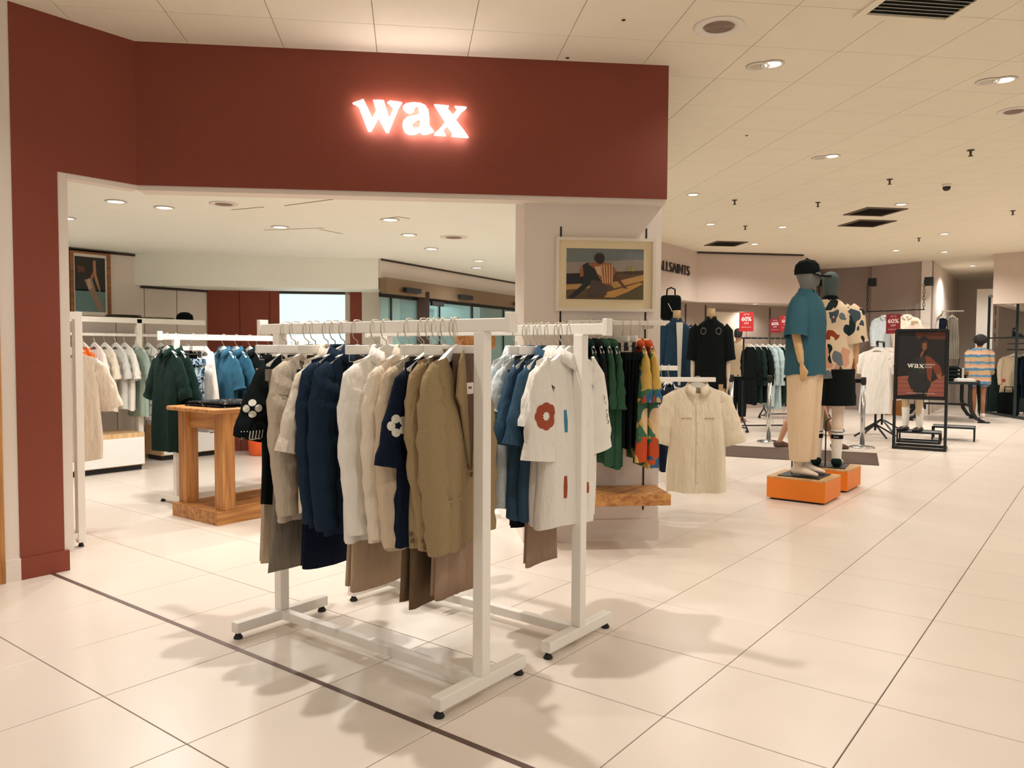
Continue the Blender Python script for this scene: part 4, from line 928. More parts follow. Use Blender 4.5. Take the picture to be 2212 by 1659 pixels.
# inside of the far store
GREYB = mat('store_wall_grey', (176, 158, 144), .8, var=.05, scale=1.5)
S0 = Vector((-9.6, 11.6, 0)); S1 = Vector((-6.2, 19.8, 0)); S2 = A4+Vector((-.4, .3, 0))
fs_ = slab(S0, S1, 0, 2.45, .15, 'wall_store_left', GREYB, side=Vector((-.9, .4, 0)), kind='structure')
slab(S1, S2, 0, CEIL, .15, 'wall_store_back', GREYB, side=Vector((0, 1, 0)), kind='structure')
MB().plate([(-9.8, 11.5), (-6.6, 11.5), (-6.7, 14.6), (-5.3, 16.3), (-5.8, 20), (-9.8, 20)], lambda x, y, d: (x, y, d), 2.45, 2.5).build('ceiling_store', WALLW, fix=True, kind='structure')
sd = (S1-S0).normalized(); sn = Vector((sd.y, -sd.x, 0))
for px in (1480, 1523, 1662):
    q = atp(px, 700, S0, sn); MB().bar(Vector((q.x, q.y, 0))+sn*.01, Vector((q.x, q.y, 2.4))+sn*.01, .03, .02).build('panel_joint', mat('joint_dark', (84, 72, 62), .9), fs_)
q0, q1 = atp(1539, 660, S0, sn), atp(1600, 725, S0, sn)
lbx = thing('wall_display', Vector((q0.x, q0.y, 1.0)), label='pale display panel on the far store wall behind the black shirt mannequin', cat='display panel')
w_ = (Vector((q1.x-q0.x, q1.y-q0.y, 0))).length; fn_ = lambda x, y, d: sd*x+ZZ*y+sn*d
MB().plate([(0, 0), (w_, 0), (w_, 1.25), (0, 1.25)], fn_, .02, .07).build('panel', mat('pale_panel', (232, 218, 196), .7), lbx, fix=True)
MB().plate([(-.03, -.03), (w_+.03, -.03), (w_+.03, 1.28), (-.03, 1.28)], fn_, .005, .06, [[(0, 0), (w_, 0), (w_, 1.25), (0, 1.25)]]).build('frame', GREYB, lbx, fix=True)
for i, (x, y) in enumerate([(-7.6, 13.2), (-7.2, 15.6), (-6.6, 17.8)]): downlight((x, y, 2.449), 60, label=['downlight over the headless mannequins', 'downlight inside the far store', 'downlight at the back of the far store'][i], group='far store downlights')
# grey feature walls
GREYW2 = mat('grey_feature_wall', (164, 146, 138), .85, var=.05, scale=2)
slab(Vector((-5.75, 19.4, 0)), A4, 0, CEIL, .2, 'wall_grey', mat('grey_feature_wall_dark', (150, 134, 126), .85), side=Vector((0, 1, 0)), kind='structure')
slab(A4-Vector((.05, .1, 0)), A5, 0, CEIL, .2, 'wall_grey', GREYW2, side=Vector((0, 1, 0)), kind='structure')
slab(A5, A5+Vector((-.3, 6, 0)), 0, CEIL, .2, 'wall_recess', WALLW, side=Vector((-1, 0, 0)), kind='structure')
slab(Vector((-3.6, 24.6, 0)), Vector((6, 24.6, 0)), 0, CEIL, .2, 'wall_back', WALLW, side=Vector((0, 1, 0)), kind='structure')
slab(Vector((-1.95, 18.3, 0)), Vector((3, 17.0, 0)), 2.32, CEIL, .2, 'wall_right_band', BANDW, side=Vector((0, 1, 0)), kind='structure')
slab(Vector((-1.95, 18.3, 0)), Vector((-1.6, 24.6, 0)), 2.32, CEIL, .2, 'wall_right_band', BANDW, side=Vector((1, 0, 0)), kind='structure')
slab(Vector((-1.5, 21.5, 0)), Vector((5, 20.5, 0)), 0, CEIL, .15, 'wall_right_back', WALLW, side=Vector((0, 1, 0)), kind='structure')
rc = MB().box(-2.7, -2.35, 22.2, 22.6, 0, 2.9).build('wall_pillar', WHITE, kind='structure')

# ------------------------------------------------------------------ figures
def figure_tubes(mb, H=1.0, stride=0.0, arm=0.0, head=True, hands=True, torso=True):
    """one figure facing +y, 1.86 m tall at H = 1"""
    def S(v): return [tuple(c*H for c in p) for p in v]
    if torso:
        R_ = []
        for z, w, d, y in [(.93, .1, .08, 0), (.96, .15, .105, 0), (1.02, .165, .115, -.005), (1.12, .14, .098, 0), (1.22, .145, .1, .005), (1.36, .172, .112, .005), (1.46, .18, .105, 0), (1.54, .16, .082, -.005), (1.585, .1, .062, -.008), (1.62, .056, .054, -.005), (1.7, .05, .052, .005)]:
            R_.append([(H*w*math.cos(2*PI*j/16), H*(y+d*math.sin(2*PI*j/16)), H*z) for j in range(16)])
        mb.loft(R_)
    if head:
        R_ = []
        for z, w, d, y in [(1.635, .03, .03, .02), (1.65, .05, .055, .03), (1.68, .062, .078, .03), (1.73, .072, .092, .018), (1.78, .077, .098, .008), (1.82, .074, .095, .0), (1.85, .06, .078, -.004), (1.868, .035, .045, -.005), (1.874, .006, .008, -.005)]:
            R_.append([(H*w*math.cos(2*PI*j/16), H*(y+d*math.sin(2*PI*j/16)), H*z) for j in range(16)])
        mb.loft(R_); mb.tube(S([(0, .1, 1.765), (0, .118, 1.735), (0, .122, 1.722)]), [.008*H, .013*H, .01*H], 8)
        for sx in (-1, 1): mb.tube(S([(sx*.074, -.005, 1.775), (sx*.083, -.008, 1.76), (sx*.077, 0, 1.735)]), [.012*H, .014*H, .009*H], 6)
    for sx in (-1, 1):
        st = stride*sx
        mb.tube(S([(sx*.085, 0, 1.0), (sx*.092, st*.25, .8), (sx*.092, st*.5+.012, .53), (sx*.092, st*.72-.01, .38), (sx*.092, st*.95-.02, .1), (sx*.092, st-.02, .06)]), [r*H for r in (.088, .082, .058, .056, .036, .036)], 12)
        mb.tube(S([(sx*.092, st-.075, .05), (sx*.094, st-.05, .045), (sx*.098, st+.03, .045), (sx*.104, st+.1, .032), (sx*.108, st+.165, .02)]), [r*H for r in (.018, .034, .036, .042, .026)], 10, True, [r*H for r in (.018, .042, .04, .026, .014)], (0, 0, 1))
        a = arm*sx
        mb.tube(S([(sx*.165, 0, 1.53), (sx*.2, 0, 1.48), (sx*.228, -.015-a*.3, 1.26), (sx*.232, .02-a*.6, 1.1), (sx*.236, .04-a, 1.0)]), [r*H for r in (.045, .05, .04, .036, .026)], 10)
        if hands:
            h = Vector((sx*.236, .045-a, .985)); mb.tube([h*H, (h+Vector((0, .008, -.04)))*H, (h+Vector((0, .014, -.085)))*H], [.02*H, .034*H, .03*H], 8, True, [.014*H, .016*H, .012*H], (1, 0, 0))
            for k, ln in enumerate((.062, .074, .07, .055)):
                b = h+Vector((0, .036-.016*k, -.08)); mb.tube([b*H, (b+Vector((-sx*.004, .004, -ln*.5)))*H, (b+Vector((-sx*.012, .004, -ln)))*H], [.0085*H, .008*H, .006*H], 6)
            mb.tube([(h+Vector((0, .022, -.03)))*H, (h+Vector((-sx*.006, .048, -.055)))*H, (h+Vector((-sx*.01, .054, -.085)))*H], [.011*H, .0095*H, .007*H], 6)
    return mb
def fused(mb, name, voxel, m, parent, m2=None, test=None):
    """fuse overlapping tubes into one continuous skin"""
    me = mb.mesh('temporary'); o = bpy.data.objects.new('temporary', me); COL.objects.link(o)
    r_ = o.modifiers.new('r', 'REMESH'); r_.mode = 'VOXEL'; r_.voxel_size = voxel; s_ = o.modifiers.new('s', 'SMOOTH'); s_.factor = .5; s_.iterations = 3
    dgp = bpy.context.evaluated_depsgraph_get(); e = bpy.data.meshes.new_from_object(o.evaluated_get(dgp)); bpy.data.objects.remove(o)
    e.polygons.foreach_set('use_smooth', [True]*len(e.polygons)); e.materials.clear(); e.materials.append(m); e.name = name
    if m2:
        e.materials.append(m2)
        for p in e.polygons:
            if test(p.center): p.material_index = 1
    return link(name, e, parent)
def worn_top(parent, H, m, z0=.93, hw=.2, hd=.135, sl=.3, sleeve=.095, name='shirt', collar=True, seed=3, slv=None, colm=None, long=False):
    rnd = random.Random(seed); ph = rnd.uniform(0, 6); mb = MB(); R_ = []
    zs = [1.625, 1.6, 1.575, 1.53, 1.46, 1.36, 1.24, 1.12, 1.02, z0]; ws = [.07, .105, .15, .185, .198, .2, .2, .2, .202, .206]; ds = [.066, .076, .09, .105, .122, .13, .126, .124, .126, .13]
    for z, w, d in zip(zs, ws, ds):
        s = (1.6-z)/.7; w *= hw/.2; d *= hd/.13
        R_.append([(H*w*sgp(math.cos(2*PI*j/28), .85), H*(d*sgp(math.sin(2*PI*j/28), .9)*(1+.05*max(0, s)*math.sin(7*2*PI*j/28+ph))), H*(z+.008*math.sin(5*2*PI*j/28+ph)*(z == z0))) for j in range(28)])
    mb.loft(R_, False, False); b = mb.build(name, m, parent, True)
    for sx in (-1, 1):
        P = [(sx*.15*hw/.2, 0, 1.535), (sx*.19*hw/.2, 0, 1.49), (sx*(.226+.02*(hw/.2-1)), -.012, 1.53-sl*.8), (sx*(.24+.02*(hw/.2-1)), -.01, 1.53-sl)]; r_ = [.07, sleeve*.9, sleeve*.98, sleeve]
        if long: P += [(sx*.246, .01, 1.1), (sx*.24, .035, 1.0)]; r_ = [.07, sleeve*.9, sleeve*.85, sleeve*.8, sleeve*.66, sleeve*.58]
        mb = MB(); mb.tube([tuple(c*H for c in p) for p in P], [q*H for q in r_], 14, False); mb.build('sleeve', slv or m, b, True)
    if collar:
        mb = MB(); R_ = []
        for k in range(13):
            a = -PI*.9+2*PI*.9*k/12; cx, cy = .068*math.sin(a), -.066*math.cos(a); f = (1-math.cos(a))/2
            R_.append([(H*cx, H*cy, H*(1.665-.02*f)), (H*cx*1.36, H*(cy*1.3+.02*f**4), H*(1.6-.04*f**3)), (H*cx*1.3, H*cy*1.2, H*(1.595-.04*f**3)), (H*cx*.95, H*cy*.95, H*1.65)])
        mb.loft(R_); mb.build('collar', colm or m, b, True)
    return b
def worn_legs(parent, H, m, zb=.14, r=(.125, .118, .104, .092), name='trousers', stride=0.0, seed=5):
    rnd = random.Random(seed); mb = MB(); R_ = []
    for z, w, d in [(1.1, .14, .1), (1.02, .162, .112), (.95, .178, .128), (.86, .168, .12)]: R_.append([(H*w*math.cos(2*PI*j/24), H*d*math.sin(2*PI*j/24), H*z) for j in range(24)])
    mb.loft(R_, False, True); b = mb.build(name, m, parent, True)
    for sx in (-1, 1):
        st = stride*sx; n = 9; mb = MB(); P, A = [], []
        for k in range(n):
            f = k/(n-1); z = .95+(zb-.95)*f; q = f*(len(r)-1); i = min(int(q), len(r)-2); rr = r[i]+(r[i+1]-r[i])*(q-i)
            P.append((H*sx*(.088+.01*f), H*(st*(1-z/.95 if z < .95 else 0)), H*z)); A.append(H*rr*(1+.02*math.sin(k*2.1+sx)))
        mb.tube(P, A, 18, False); mb.build('trouser_leg', m, b, True)
    return b
def hair(parent, H, m, long=0.0, name='hair'):
    mb = MB(); R_ = []
    for z, w, d, y in [(1.7-long, .06, .05, -.05), (1.74, .078, .075, -.03), (1.79, .083, .1, -.008), (1.835, .08, .1, -.006), (1.87, .06, .075, -.006), (1.888, .02, .025, -.006)]:
        R_.append([(H*w*math.cos(2*PI*j/16), H*(y+d*math.sin(2*PI*j/16)), H*z) for j in range(16)])
    mb.loft(R_); return mb.build(name, m, parent, True)
MANQ = mat('cream_mannequin', (226, 206, 184), .5, var=.03); MANW = mat('beech_arm', (206, 166, 116), .5, var=.06); MANG = mat('grey_fabric_head', (112, 110, 106), .85, var=.1, scale=60); MANG2 = mat('dark_slate_head', (70, 84, 82), .8, var=.1, scale=60)
SKIN1 = mat('skin_light', (196, 144, 112), .6, var=.04); SKIN2 = mat('skin_tan', (160, 106, 74), .6, var=.04); HAIRM = mat('black_hair', (30, 28, 26), .7, var=.2, scale=40, bump=.4, bscale=90)

# ---- the two dressed mannequins on orange plinths
ORP = mat('orange_laminate', (232, 124, 22), .5, var=.03); PLY = wood('plywood_top', (190, 142, 88), (214, 170, 112))
def plinth(p, label, w=.52, d=.5):
    t = thing('display_plinth', p, label=label, cat='plinth', group='orange plinths')
    MB().box(-w/2+.03, w/2-.03, -d/2+.03, d/2-.03, 0, .018).build('recessed_foot', BLACKR, t)
    MB().box(-w/2, w/2, -d/2, d/2, .018, .2).build('box', ORP, t, bevel=.002)
    MB().box(-w/2, w/2, -d/2, d/2, .2, .216).build('top_panel', PLY, t, bevel=.002)
    return t
PZ = .216
plinth((-2.24, 7.37, 0), 'front orange plinth under the mannequin in teal'); plinth((-2.25, 8.14, 0), 'rear orange plinth under the mannequin in patterned shirt')
def mannequin(p, rot, label, H, headm, armm, legm, head=True, rod=True, name='mannequin', plate=True, stride=.0):
    t = thing(name, p, rot, label=label, cat='mannequin', group='shop mannequins')
    full = MB(); figure_tubes(full, H, stride, head=False); z0 = .008 if plate else 0
    b = fused(full, 'body', .011, legm, t, armm, lambda c: abs(c.x) > .185*H and c.z > .8*H); b.location.z = z0
    if head:
        mb = MB(); R_ = []
        for z, w, d, y in [(1.6, .058, .056, -.004), (1.66, .053, .056, .0), (1.69, .062, .082, .022), (1.74, .073, .098, .018), (1.79, .079, .104, .008), (1.835, .076, .1, .0), (1.87, .06, .08, -.004), (1.89, .034, .045, -.005), (1.897, .006, .008, -.005)]:
            R_.append([(H*w*math.cos(2*PI*j/20), H*(y+d*math.sin(2*PI*j/20)), H*z) for j in range(20)])
        mb.loft(R_); mb.tube([(0, H*.105, H*1.785), (0, H*.125, H*1.752), (0, H*.118, H*1.74)], [.008*H, .014*H, .01*H], 8); mb.build('head', headm, t, True)
    if plate:
        MB().box(-.19, .19, -.17, .2, 0, .008).build('base_plate', BLACKM, t); MB().tube([(.0, -.1, .008), (.0, -.1, .45), (.03, -.085, .48)], .007, 8).build('support_rod', BLACKM, t)
    return t
H1 = 1.035
m1 = mannequin((-2.25, 7.36, PZ), -PI/2, 'mannequin in black cap, teal polo and cream trousers on the front plinth', H1, MANG, MANW, MANQ)
worn_top(m1, H1, TEAL, .9, .22, .162, .3, .1, 'polo_shirt')
worn_legs(m1, H1, F('cream_trousers', (222, 194, 160)), .14, (.13, .122, .108, .088))
cp = MB().lathe([(.088*H1, 1.785*H1), (.09*H1, 1.82*H1), (.082*H1, 1.87*H1), (.055*H1, 1.905*H1), (.012, 1.918*H1), (.01, 1.926*H1), (.002, 1.93*H1)], 20); cp.v = [(x, y*1.22, z) for x, y, z in cp.v]; c_ = cp.build('cap', BLACK, m1, True)
MB().plate([(-.075, 0), (-.078, .06), (-.05, .115), (0, .13), (.05, .115), (.078, .06), (.075, 0)], lambda x, y, d: (x*H1, .08+y*1.05, 1.80*H1+d-.34*y-4*x*x), 0, .012).build('visor', BLACK, c_, fix=True)
H2 = 1.02
m2 = mannequin((-2.25, 8.12, PZ), R(8), 'mannequin with slate head in patterned shirt and black shorts, seen from behind', H2, MANG2, MANW, MANQ)
CAMO = blobs('abstract_leaf_print', (228, 204, 172), [(30, 40, 42), (70, 84, 92), (228, 204, 172), (150, 66, 40), (40, 44, 46), (214, 160, 130), (228, 204, 172), (36, 52, 54), (110, 120, 122)], 9.5, .62, .3, (1, 1, .72))
worn_top(m2, H2, CAMO, .86, .225, .15, .33, .112, 'patterned_shirt', colm=BLACK)
worn_legs(m2, H2, BLACK, .6, (.15, .15, .155, .16), 'shorts')
for sx in (-1, 1):
    mb = MB(); mb.tube([(sx*.092*H2, -.012*H2, .36*H2), (sx*.092*H2, -.02*H2, .24*H2), (sx*.092*H2, -.022*H2, .1*H2), (sx*.094*H2, -.02, .06*H2)], [.058*H2, .052*H2, .044*H2, .046*H2], 14, False); sk = mb.build('sock', WH, m2, True)
    MB().tube([(sx*.092*H2, -.018*H2, .315*H2), (sx*.092*H2, -.019*H2, .275*H2)], [.0575*H2, .0565*H2], 14, False).build('sock_band', BLACK, sk, True)
    MB().tube([(sx*.092*H2, -.015*H2, .345*H2), (sx*.092*H2, -.015*H2, .337*H2)], .0575*H2, 14, False).build('sock_stripe', BLACK, sk, True)
    put_text('WAX', .02, EMBW, sk, frame((sx*.092*H2, -.019*H2-.0595, .294*H2), (1, 0, 0), (0, 0, 1), (0, -1, 0)), .0008)
    MB().tube([(sx*.092*H2, -.085*H2, .05*H2), (sx*.093*H2, -.05*H2, .05*H2), (sx*.094*H2, -.02*H2, .05*H2)], [.02, .05, .05], 12, True, [.02, .05, .05], (0, 0, 1)).build('sock_heel', DKGREEN, sk, True)

# ---- headless mannequins by the store behind the column
d1 = atd(1462, 700, 9.0); d2 = atd(1536, 700, 8.6)
def facing(p, off=0.0): v = CAM-Vector(p); return math.atan2(v.y, v.x)-PI/2+off
HM = 1.05
for (pp, top, tn, bot, bn2, lb, lng, fo) in ((d1, F('dark_denim_jacket', (34, 56, 78), rgb2=(46, 72, 94), var=.25), 'denim_jacket', BLACK, 'trousers', 'headless mannequin in a dark denim jacket beside the column', True, .25), (d2, BLACK, 'black_shirt', F('sand_trousers', (190, 160, 124)), 'trousers', 'headless mannequin in black shirt and sand trousers', False, 0)):
    q = mannequin((pp.x, pp.y, 0), facing(pp, fo), lb, HM, MANQ, MANQ, MANQ, head=False)
    MB().lathe([(.056*HM, 1.62*HM), (.054*HM, 1.73*HM), (.05*HM, 1.735*HM)], 16).build('neck_cap', mat('beech_neck', (206, 176, 130), .5), q, True)
    q.scale = (.76, .9, 1)
    bt_ = worn_top(q, HM, top, .9, .215, .14, .34, .1, tn, long=lng)
    worn_legs(q, HM, bot, .12, (.13, .12, .108, .095), bn2)
    if lng:
        MB().plate([(-.045, 1.6), (.045, 1.6), (.012, .92), (-.02, .92)], lambda x, y, d: (x*HM, d, y*HM), .12*HM, .146*HM).build('inner_tee', WH, bt_, fix=True)
        MB().box(-.18, .18, -.14, .15, .86*HM, .91*HM).build('tee_hem', WH, bt_, bevel=.03)
    else:
        bv = surf_of(bt_.parent, (tn,))
        for x in (-.1, .1):
            for k in range(10):
                a = 2*PI*k/10; p = onto(bv, (x*HM+.035*math.cos(a), 0, 1.5*HM+.035*math.sin(a)), Vector((0, 1, 0)), .002); MB().lathe([(.007, -.002), (.007, .002)], 6, p).build('stud', EMBW, bt_)
bgp = thing('backpack', (d1.x+.05*UP.x-.35*FW.x*-1, d1.y+.35*FW.y, 1.72), facing(d1), label='black backpack above the denim jacket mannequin', cat='bag')
MB().box(-.12, .12, -.07, .07, 0, .3).build('sack', BLACK, bgp, bevel=.04); MB().tube([(-.05, 0, .29), (-.045, 0, .37), (0, 0, .39), (.045, 0, .37), (.05, 0, .29)], .009, 6).build('grab_handle', BLACK, bgp, True)
MB().bar((-.02, .075, .1), (.03, .075, .2), .008).build('logo_slash', EMBW, bgp)
MB().tube([(0, -.05, .01), (0, -.05, -1.72)], .012, 8).build('display_pole', BLACKM, bgp)

# ---- pale shirt on its rack right of the column
ps = atd(1507, 815, 6.2); rr = Vector((RT.x, RT.y, 0)).normalized(); ff = Vector((FW.x, FW.y, 0)).normalized()
r5 = thing('clothes_rack', (ps.x, ps.y, 0), math.atan2(rr.y, rr.x), label='low white rack right of the column, holding one pale shirt', cat='clothes rack', group='white clothes racks')
zr = ps.z+.0
MB().box(-.46, .14, -.018, .018, zr-.035, zr).build('front_arm', RACKW, r5, bevel=.002)
MB().box(-.46, -.05, .52, .555, zr+.04, zr+.08).build('rear_arm', RACKW, r5, bevel=.002)
for y in (0, .54): MB().box(-.46, -.41, y-.025, y+.025, .03, zr+.08).build('upright', RACKW, r5, bevel=.003)
MB().box(-.46, -.41, -.2, .75, .03, .08).build('foot_bar', RACKW, r5, bevel=.003)
for y in (-.18, .73): MB().lathe([(.02, 0), (.014, .018), (.01, .03)], 10, (-.435, y, 0)).build('levelling_foot', BLACKR, r5)
so = garment((ps.x, ps.y, zr), facing(ps, .18), 'shirt', F('ecru_linen', (230, 216, 190)), 'pale ecru overshirt with chest pockets hanging right of the column', 'shirt', 'shirt', L=.84, sw=.23, hem=.27, t=.07, sl='short', sln=.42, sr=.125, flare=.1, collar=True, rail=.04, drop=-.07, nd=.09, buttons=5, bm=CREAM)
bso = surf_of(so, ('body',)); fy = Vector((0, 1, 0))
for sx in (-1, 1):
    MB().tube([onto(bso, (sx*(.05+.02*k), 0, -.25), fy, .003) for k in range(5)], .003, 5).build('pocket_edge', F('stitch_tan', (196, 170, 120)), so)
MB().tube([onto(bso, (.012, 0, -.13-.08*k), fy, .003) for k in range(9)], .004, 5).build('placket', F('ecru_linen', (230, 216, 190)), so)
lb2 = MB().box(-.02, .02, -.025, -.022, -.03, -.012).build('sewn_label', mat('label_white', (236, 226, 214), .7), so)
for k in range(5):
    p = ps+rr*(-.36+.06*k)+ff*.54
    garment((p.x, p.y, zr+.08), facing(ps, 1.3), 'shirt', [BLACK, WH, ORANGE, WH, NAVY][k], ['black', 'first white', 'orange', 'second white', 'navy'][k]+' shirt on the rear arm beside the column', 'shirt', 'shirt', L=.75, sl='short', group='clothes on the rear arm', rail=.04, t=.03)
# ------------------------------------------------------------------ background shop floor
def pole_rack(name, label, c, rot, ln, h, m=BLACKM, base='tri', group='black far racks'):
    t = thing(name, c, rot, label=label, cat='clothes rack', group=group); L = ln/2
    for sx in (-1, 1):
        MB().tube([(sx*L, 0, .2), (sx*L, 0, h)], .016, 8).build('upright', m, t)
        for sy in (-1, 1):
            MB().bar((sx*L, 0, .22), (sx*L, sy*.2, .06), .02).build('strut', m, t)
            MB().lathe([(.025, 0), (.03, .025), (.02, .05), (.008, .06)], 8, (sx*L, sy*.2, 0)).build('castor', BLACKR, t, True)
        MB().bar((sx*L, -.2, .07), (sx*L, .2, .07), .02).build('foot_bar', m, t)
    MB().tube([(-L-.03, 0, h), (L+.03, 0, h)], .016, 8).build('top_rail', m, t)
    MB().tube([(-L, 0, .1), (L, 0, .1)], .012, 8).build('base_bar', m, t)
    return t
def far_garment(p, rot, m, label, L=.85, sw=.2, sl='long', cat='jacket', name='jacket', group=None, t=.045, hang=True):
    return garment(p, rot, 'x', m, label, cat, name, L=L, sw=sw, hem=sw*1.1, t=t, sl=sl, sln=.62 if sl == 'long' else .3, group=group, rail=.03, hgroup='far rack hangers', hang=hang)
FGREEN = F('forest_wool', (26, 44, 38)); PALEJ = F('pale_blue_jersey', (158, 182, 186), rgb2=(190, 206, 206)); CAMJ = blobs('woodland_check', (150, 130, 96), [(50, 56, 40), (120, 100, 70), (40, 40, 34)], 22, .6)
ca = at(1603, 932); ua = math.atan2(U45.y, U45.x)
AH = 1.58; ra_ = pole_rack('clothes_rack', 'black far rack packed with dark coats behind the belt barrier', ca+U45*.85, ua, 1.7, AH)
for k, (m, lb) in enumerate([(BLACK, 'black coat at the post of the far dark rack'), (FGREEN, 'forest green coat second on the far dark rack'), (BLACK, 'studded black coat third on the far dark rack'), (PALEJ, 'left pale blue cardigan on the far dark rack'), (PALEJ, 'right pale blue cardigan on the far dark rack'),
        (FGREEN, 'dark green coat right of the pale cardigans'), (BROWN, 'brown coat on the far dark rack'), (BLACK, 'black coat mid far rack'), (BLACK, 'second black coat mid far rack'), (FGREEN, 'last dark green coat on the far rack'), (CAMJ, 'checked woodland coat nearest the teal mannequin')]):
    q = ca+U45*(.12+.105*k); far_garment((q.x, q.y, AH), ua-PI/2+.25, m, lb, L=[.98, .95, .95, 1.0, 1.05, .95, .95, .95, .95, .95, .98][k], group='coats on the far dark rack')
cb = at(1655, 905); pole_rack('clothes_rack', 'second black far rack with blue jeans', cb+U45*.6, ua, 1.3, 1.45)
for k in range(6):
    q = cb+U45*(.1+.2*k); trousers((q.x, q.y, 1.45), ua-PI/2+.3, F('blue_jeans', (38, 66, 96)), ['first', 'second', 'third', 'fourth', 'fifth', 'last'][k]+' pair of blue jeans on the second far rack', L=.95, w=.3, rail=.03, group='jeans on the second far rack')
SALE = mat('sale_red', (190, 36, 38), .6, var=.03); SALE2 = mat('sale_dark_red', (142, 26, 40), .6, var=.03)
def sale_sign(p, w, h, label, m=SALE, pole=.3, off=0.0):
    t = thing('sale_sign', p, facing(p, off), label=label, cat='sign', group='red sale signs')
    MB().box(-w/2, w/2, -.004, .004, 0, h).build('board', m, t)
    mt = lambda x, z: frame((x, .0045, z), (-1, 0, 0), (0, 0, 1), (0, 1, 0))
    tw = mat('sale_text', (244, 232, 226), .7)
    put_text('60%', h*.3, tw, t, mt(0, h*.64), .0005, bold=.002); put_text('UP TO', h*.1, tw, t, mt(0, h*.88), .0005); put_text('OFF', h*.14, tw, t, mt(0, h*.42), .0005); put_text('SELECTED STYLES', h*.06, tw, t, mt(0, h*.22), .0005)
    if pole: MB().tube([(0, -.008, -pole), (0, -.008, h*.5)], .005, 6).build('holder_pole', STEEL, t)
    return t
q = atd(1612, 716, 13.5); sale_sign(q, .24, .33, 'leftmost red sale sign above the far dark rack', off=-.1, pole=.14)
q = atd(1674, 719, 14.6); sale_sign(q, .2, .26, 'small dark red sale sign left of the teal mannequin', SALE2, off=-.1, pole=q.z)
q = atd(1697, 715, 14.3); sale_sign(q, .21, .28, 'bright red sale sign half hidden by the teal mannequin', pole=q.z)
q = atd(1929, 721, 13.2); sale_sign(q, .22, .33, 'dark red sale sign above the white far rack', SALE2, pole=.2)
# belt barrier
def stanchion(px, py, label, belt_to=None):
    p = at(px, py); t = thing('stanchion', p, label=label, cat='barrier post', group='belt barrier posts')
    MB().lathe([(.17, 0), (.17, .012), (.15, .022), (.04, .034), (.03, .05)], 24).build('base', STEEL, t, True)
    MB().lathe([(.032, .034), (.032, .9)], 16).build('post', STEEL, t, True); MB().lathe([(.036, .9), (.036, .99), (.03, 1.0), (.002, 1.0)], 16).build('belt_head', BLACKR, t, True)
    if belt_to:
        b = at(*belt_to)-p; MB().bar((0, 0, .945), (b.x, b.y, .945), .006, .055).build('belt', BLACK, t)
    return t
stanchion(1578, 950, 'left chrome barrier post behind the pale shirt', (1660, 955)); stanchion(1660, 955, 'middle chrome barrier post left of the teal mannequin'); stanchion(1862, 967, 'right chrome barrier post beside the patterned shirt mannequin', (1690, 957))
mb = MB(); Q = [at(1440, 978), at(1899, 1006), at(1894, 980), at(1440, 955)]; mb.loft([[(q.x, q.y, .0005) for q in Q], [(q.x, q.y, .008) for q in Q]])
mb.build('floor_mat', F('dark_brown_carpet', (92, 76, 66)), fix=True, label='dark brown floor mat behind the orange plinths', cat='mat')
# white far rack
cw_ = at(1890, 946); WHR = 1.52
ww = thing('clothes_rack', cw_, facing(cw_), label='black single-post rack with white tees behind the right barrier post', cat='clothes rack', group='black far racks')
MB().tube([(0, 0, .12), (0, 0, WHR)], .018, 8).build('upright', BLACKM, ww)
for a in range(4): MB().bar((0, 0, .22), (.34*math.cos(a*PI/2+.5), .34*math.sin(a*PI/2+.5), .03), .022).build('strut', BLACKM, ww)
MB().tube([(0, .05, WHR), (-.1, -1.1, WHR)], .014, 8).build('top_rail', BLACKM, ww); MB().tube([(-.1, -1.1, .12), (-.1, -1.1, WHR)], .018, 8).build('upright', BLACKM, ww)
MB().box(-.75, .1, -1.0, -.96, .42, .5).build('shelf_bar', BLACKM, ww)
for a in range(4): MB().bar((-.1, -1.1, .22), (-.1+.34*math.cos(a*PI/2+.5), -1.1+.34*math.sin(a*PI/2+.5), .03), .022).build('strut', BLACKM, ww)
PEACH = F('peach_cotton', (216, 168, 138))
for k, (dx, dy, m, lb) in enumerate([(-.0, .1, WH, 'white tee facing forward on the black single-post rack'), (-.08, -.16, F('blush_cotton', (220, 192, 178)), 'blush tee second on the single-post rack'), (-.14, -.36, WH, 'white tee third on the single-post rack'), (-.2, -.56, PEACH, 'peach tee fourth on the single-post rack'), (-.24, -.74, TEAL, 'teal top last on the single-post rack')]):
    q = ww.matrix_basis @ Vector((dx, dy, WHR)) if False else cw_+Matrix.Rotation(facing(cw_), 3, 'Z') @ Vector((dx, dy, WHR))
    garment((q.x, q.y, WHR+.012), facing(cw_, -.15), 'tee', m, lb, 't-shirt', 'tshirt', L=[1.0, .8, .8, .95, .8][k], sw=.24, hem=.27, sl='short', sln=.32, sr=.12, flare=.1, group='tees on the single-post rack', rail=.03, hgroup='far rack hangers')
q = cw_+Matrix.Rotation(facing(cw_), 3, 'Z') @ Vector((-.28, -.5, WHR)); trousers((q.x, q.y, WHR-.2), facing(cw_), F('caramel_trousers', (176, 116, 64)), 'caramel trousers below the peach tee', L=.75, w=.26, rail=.03, hang=False)
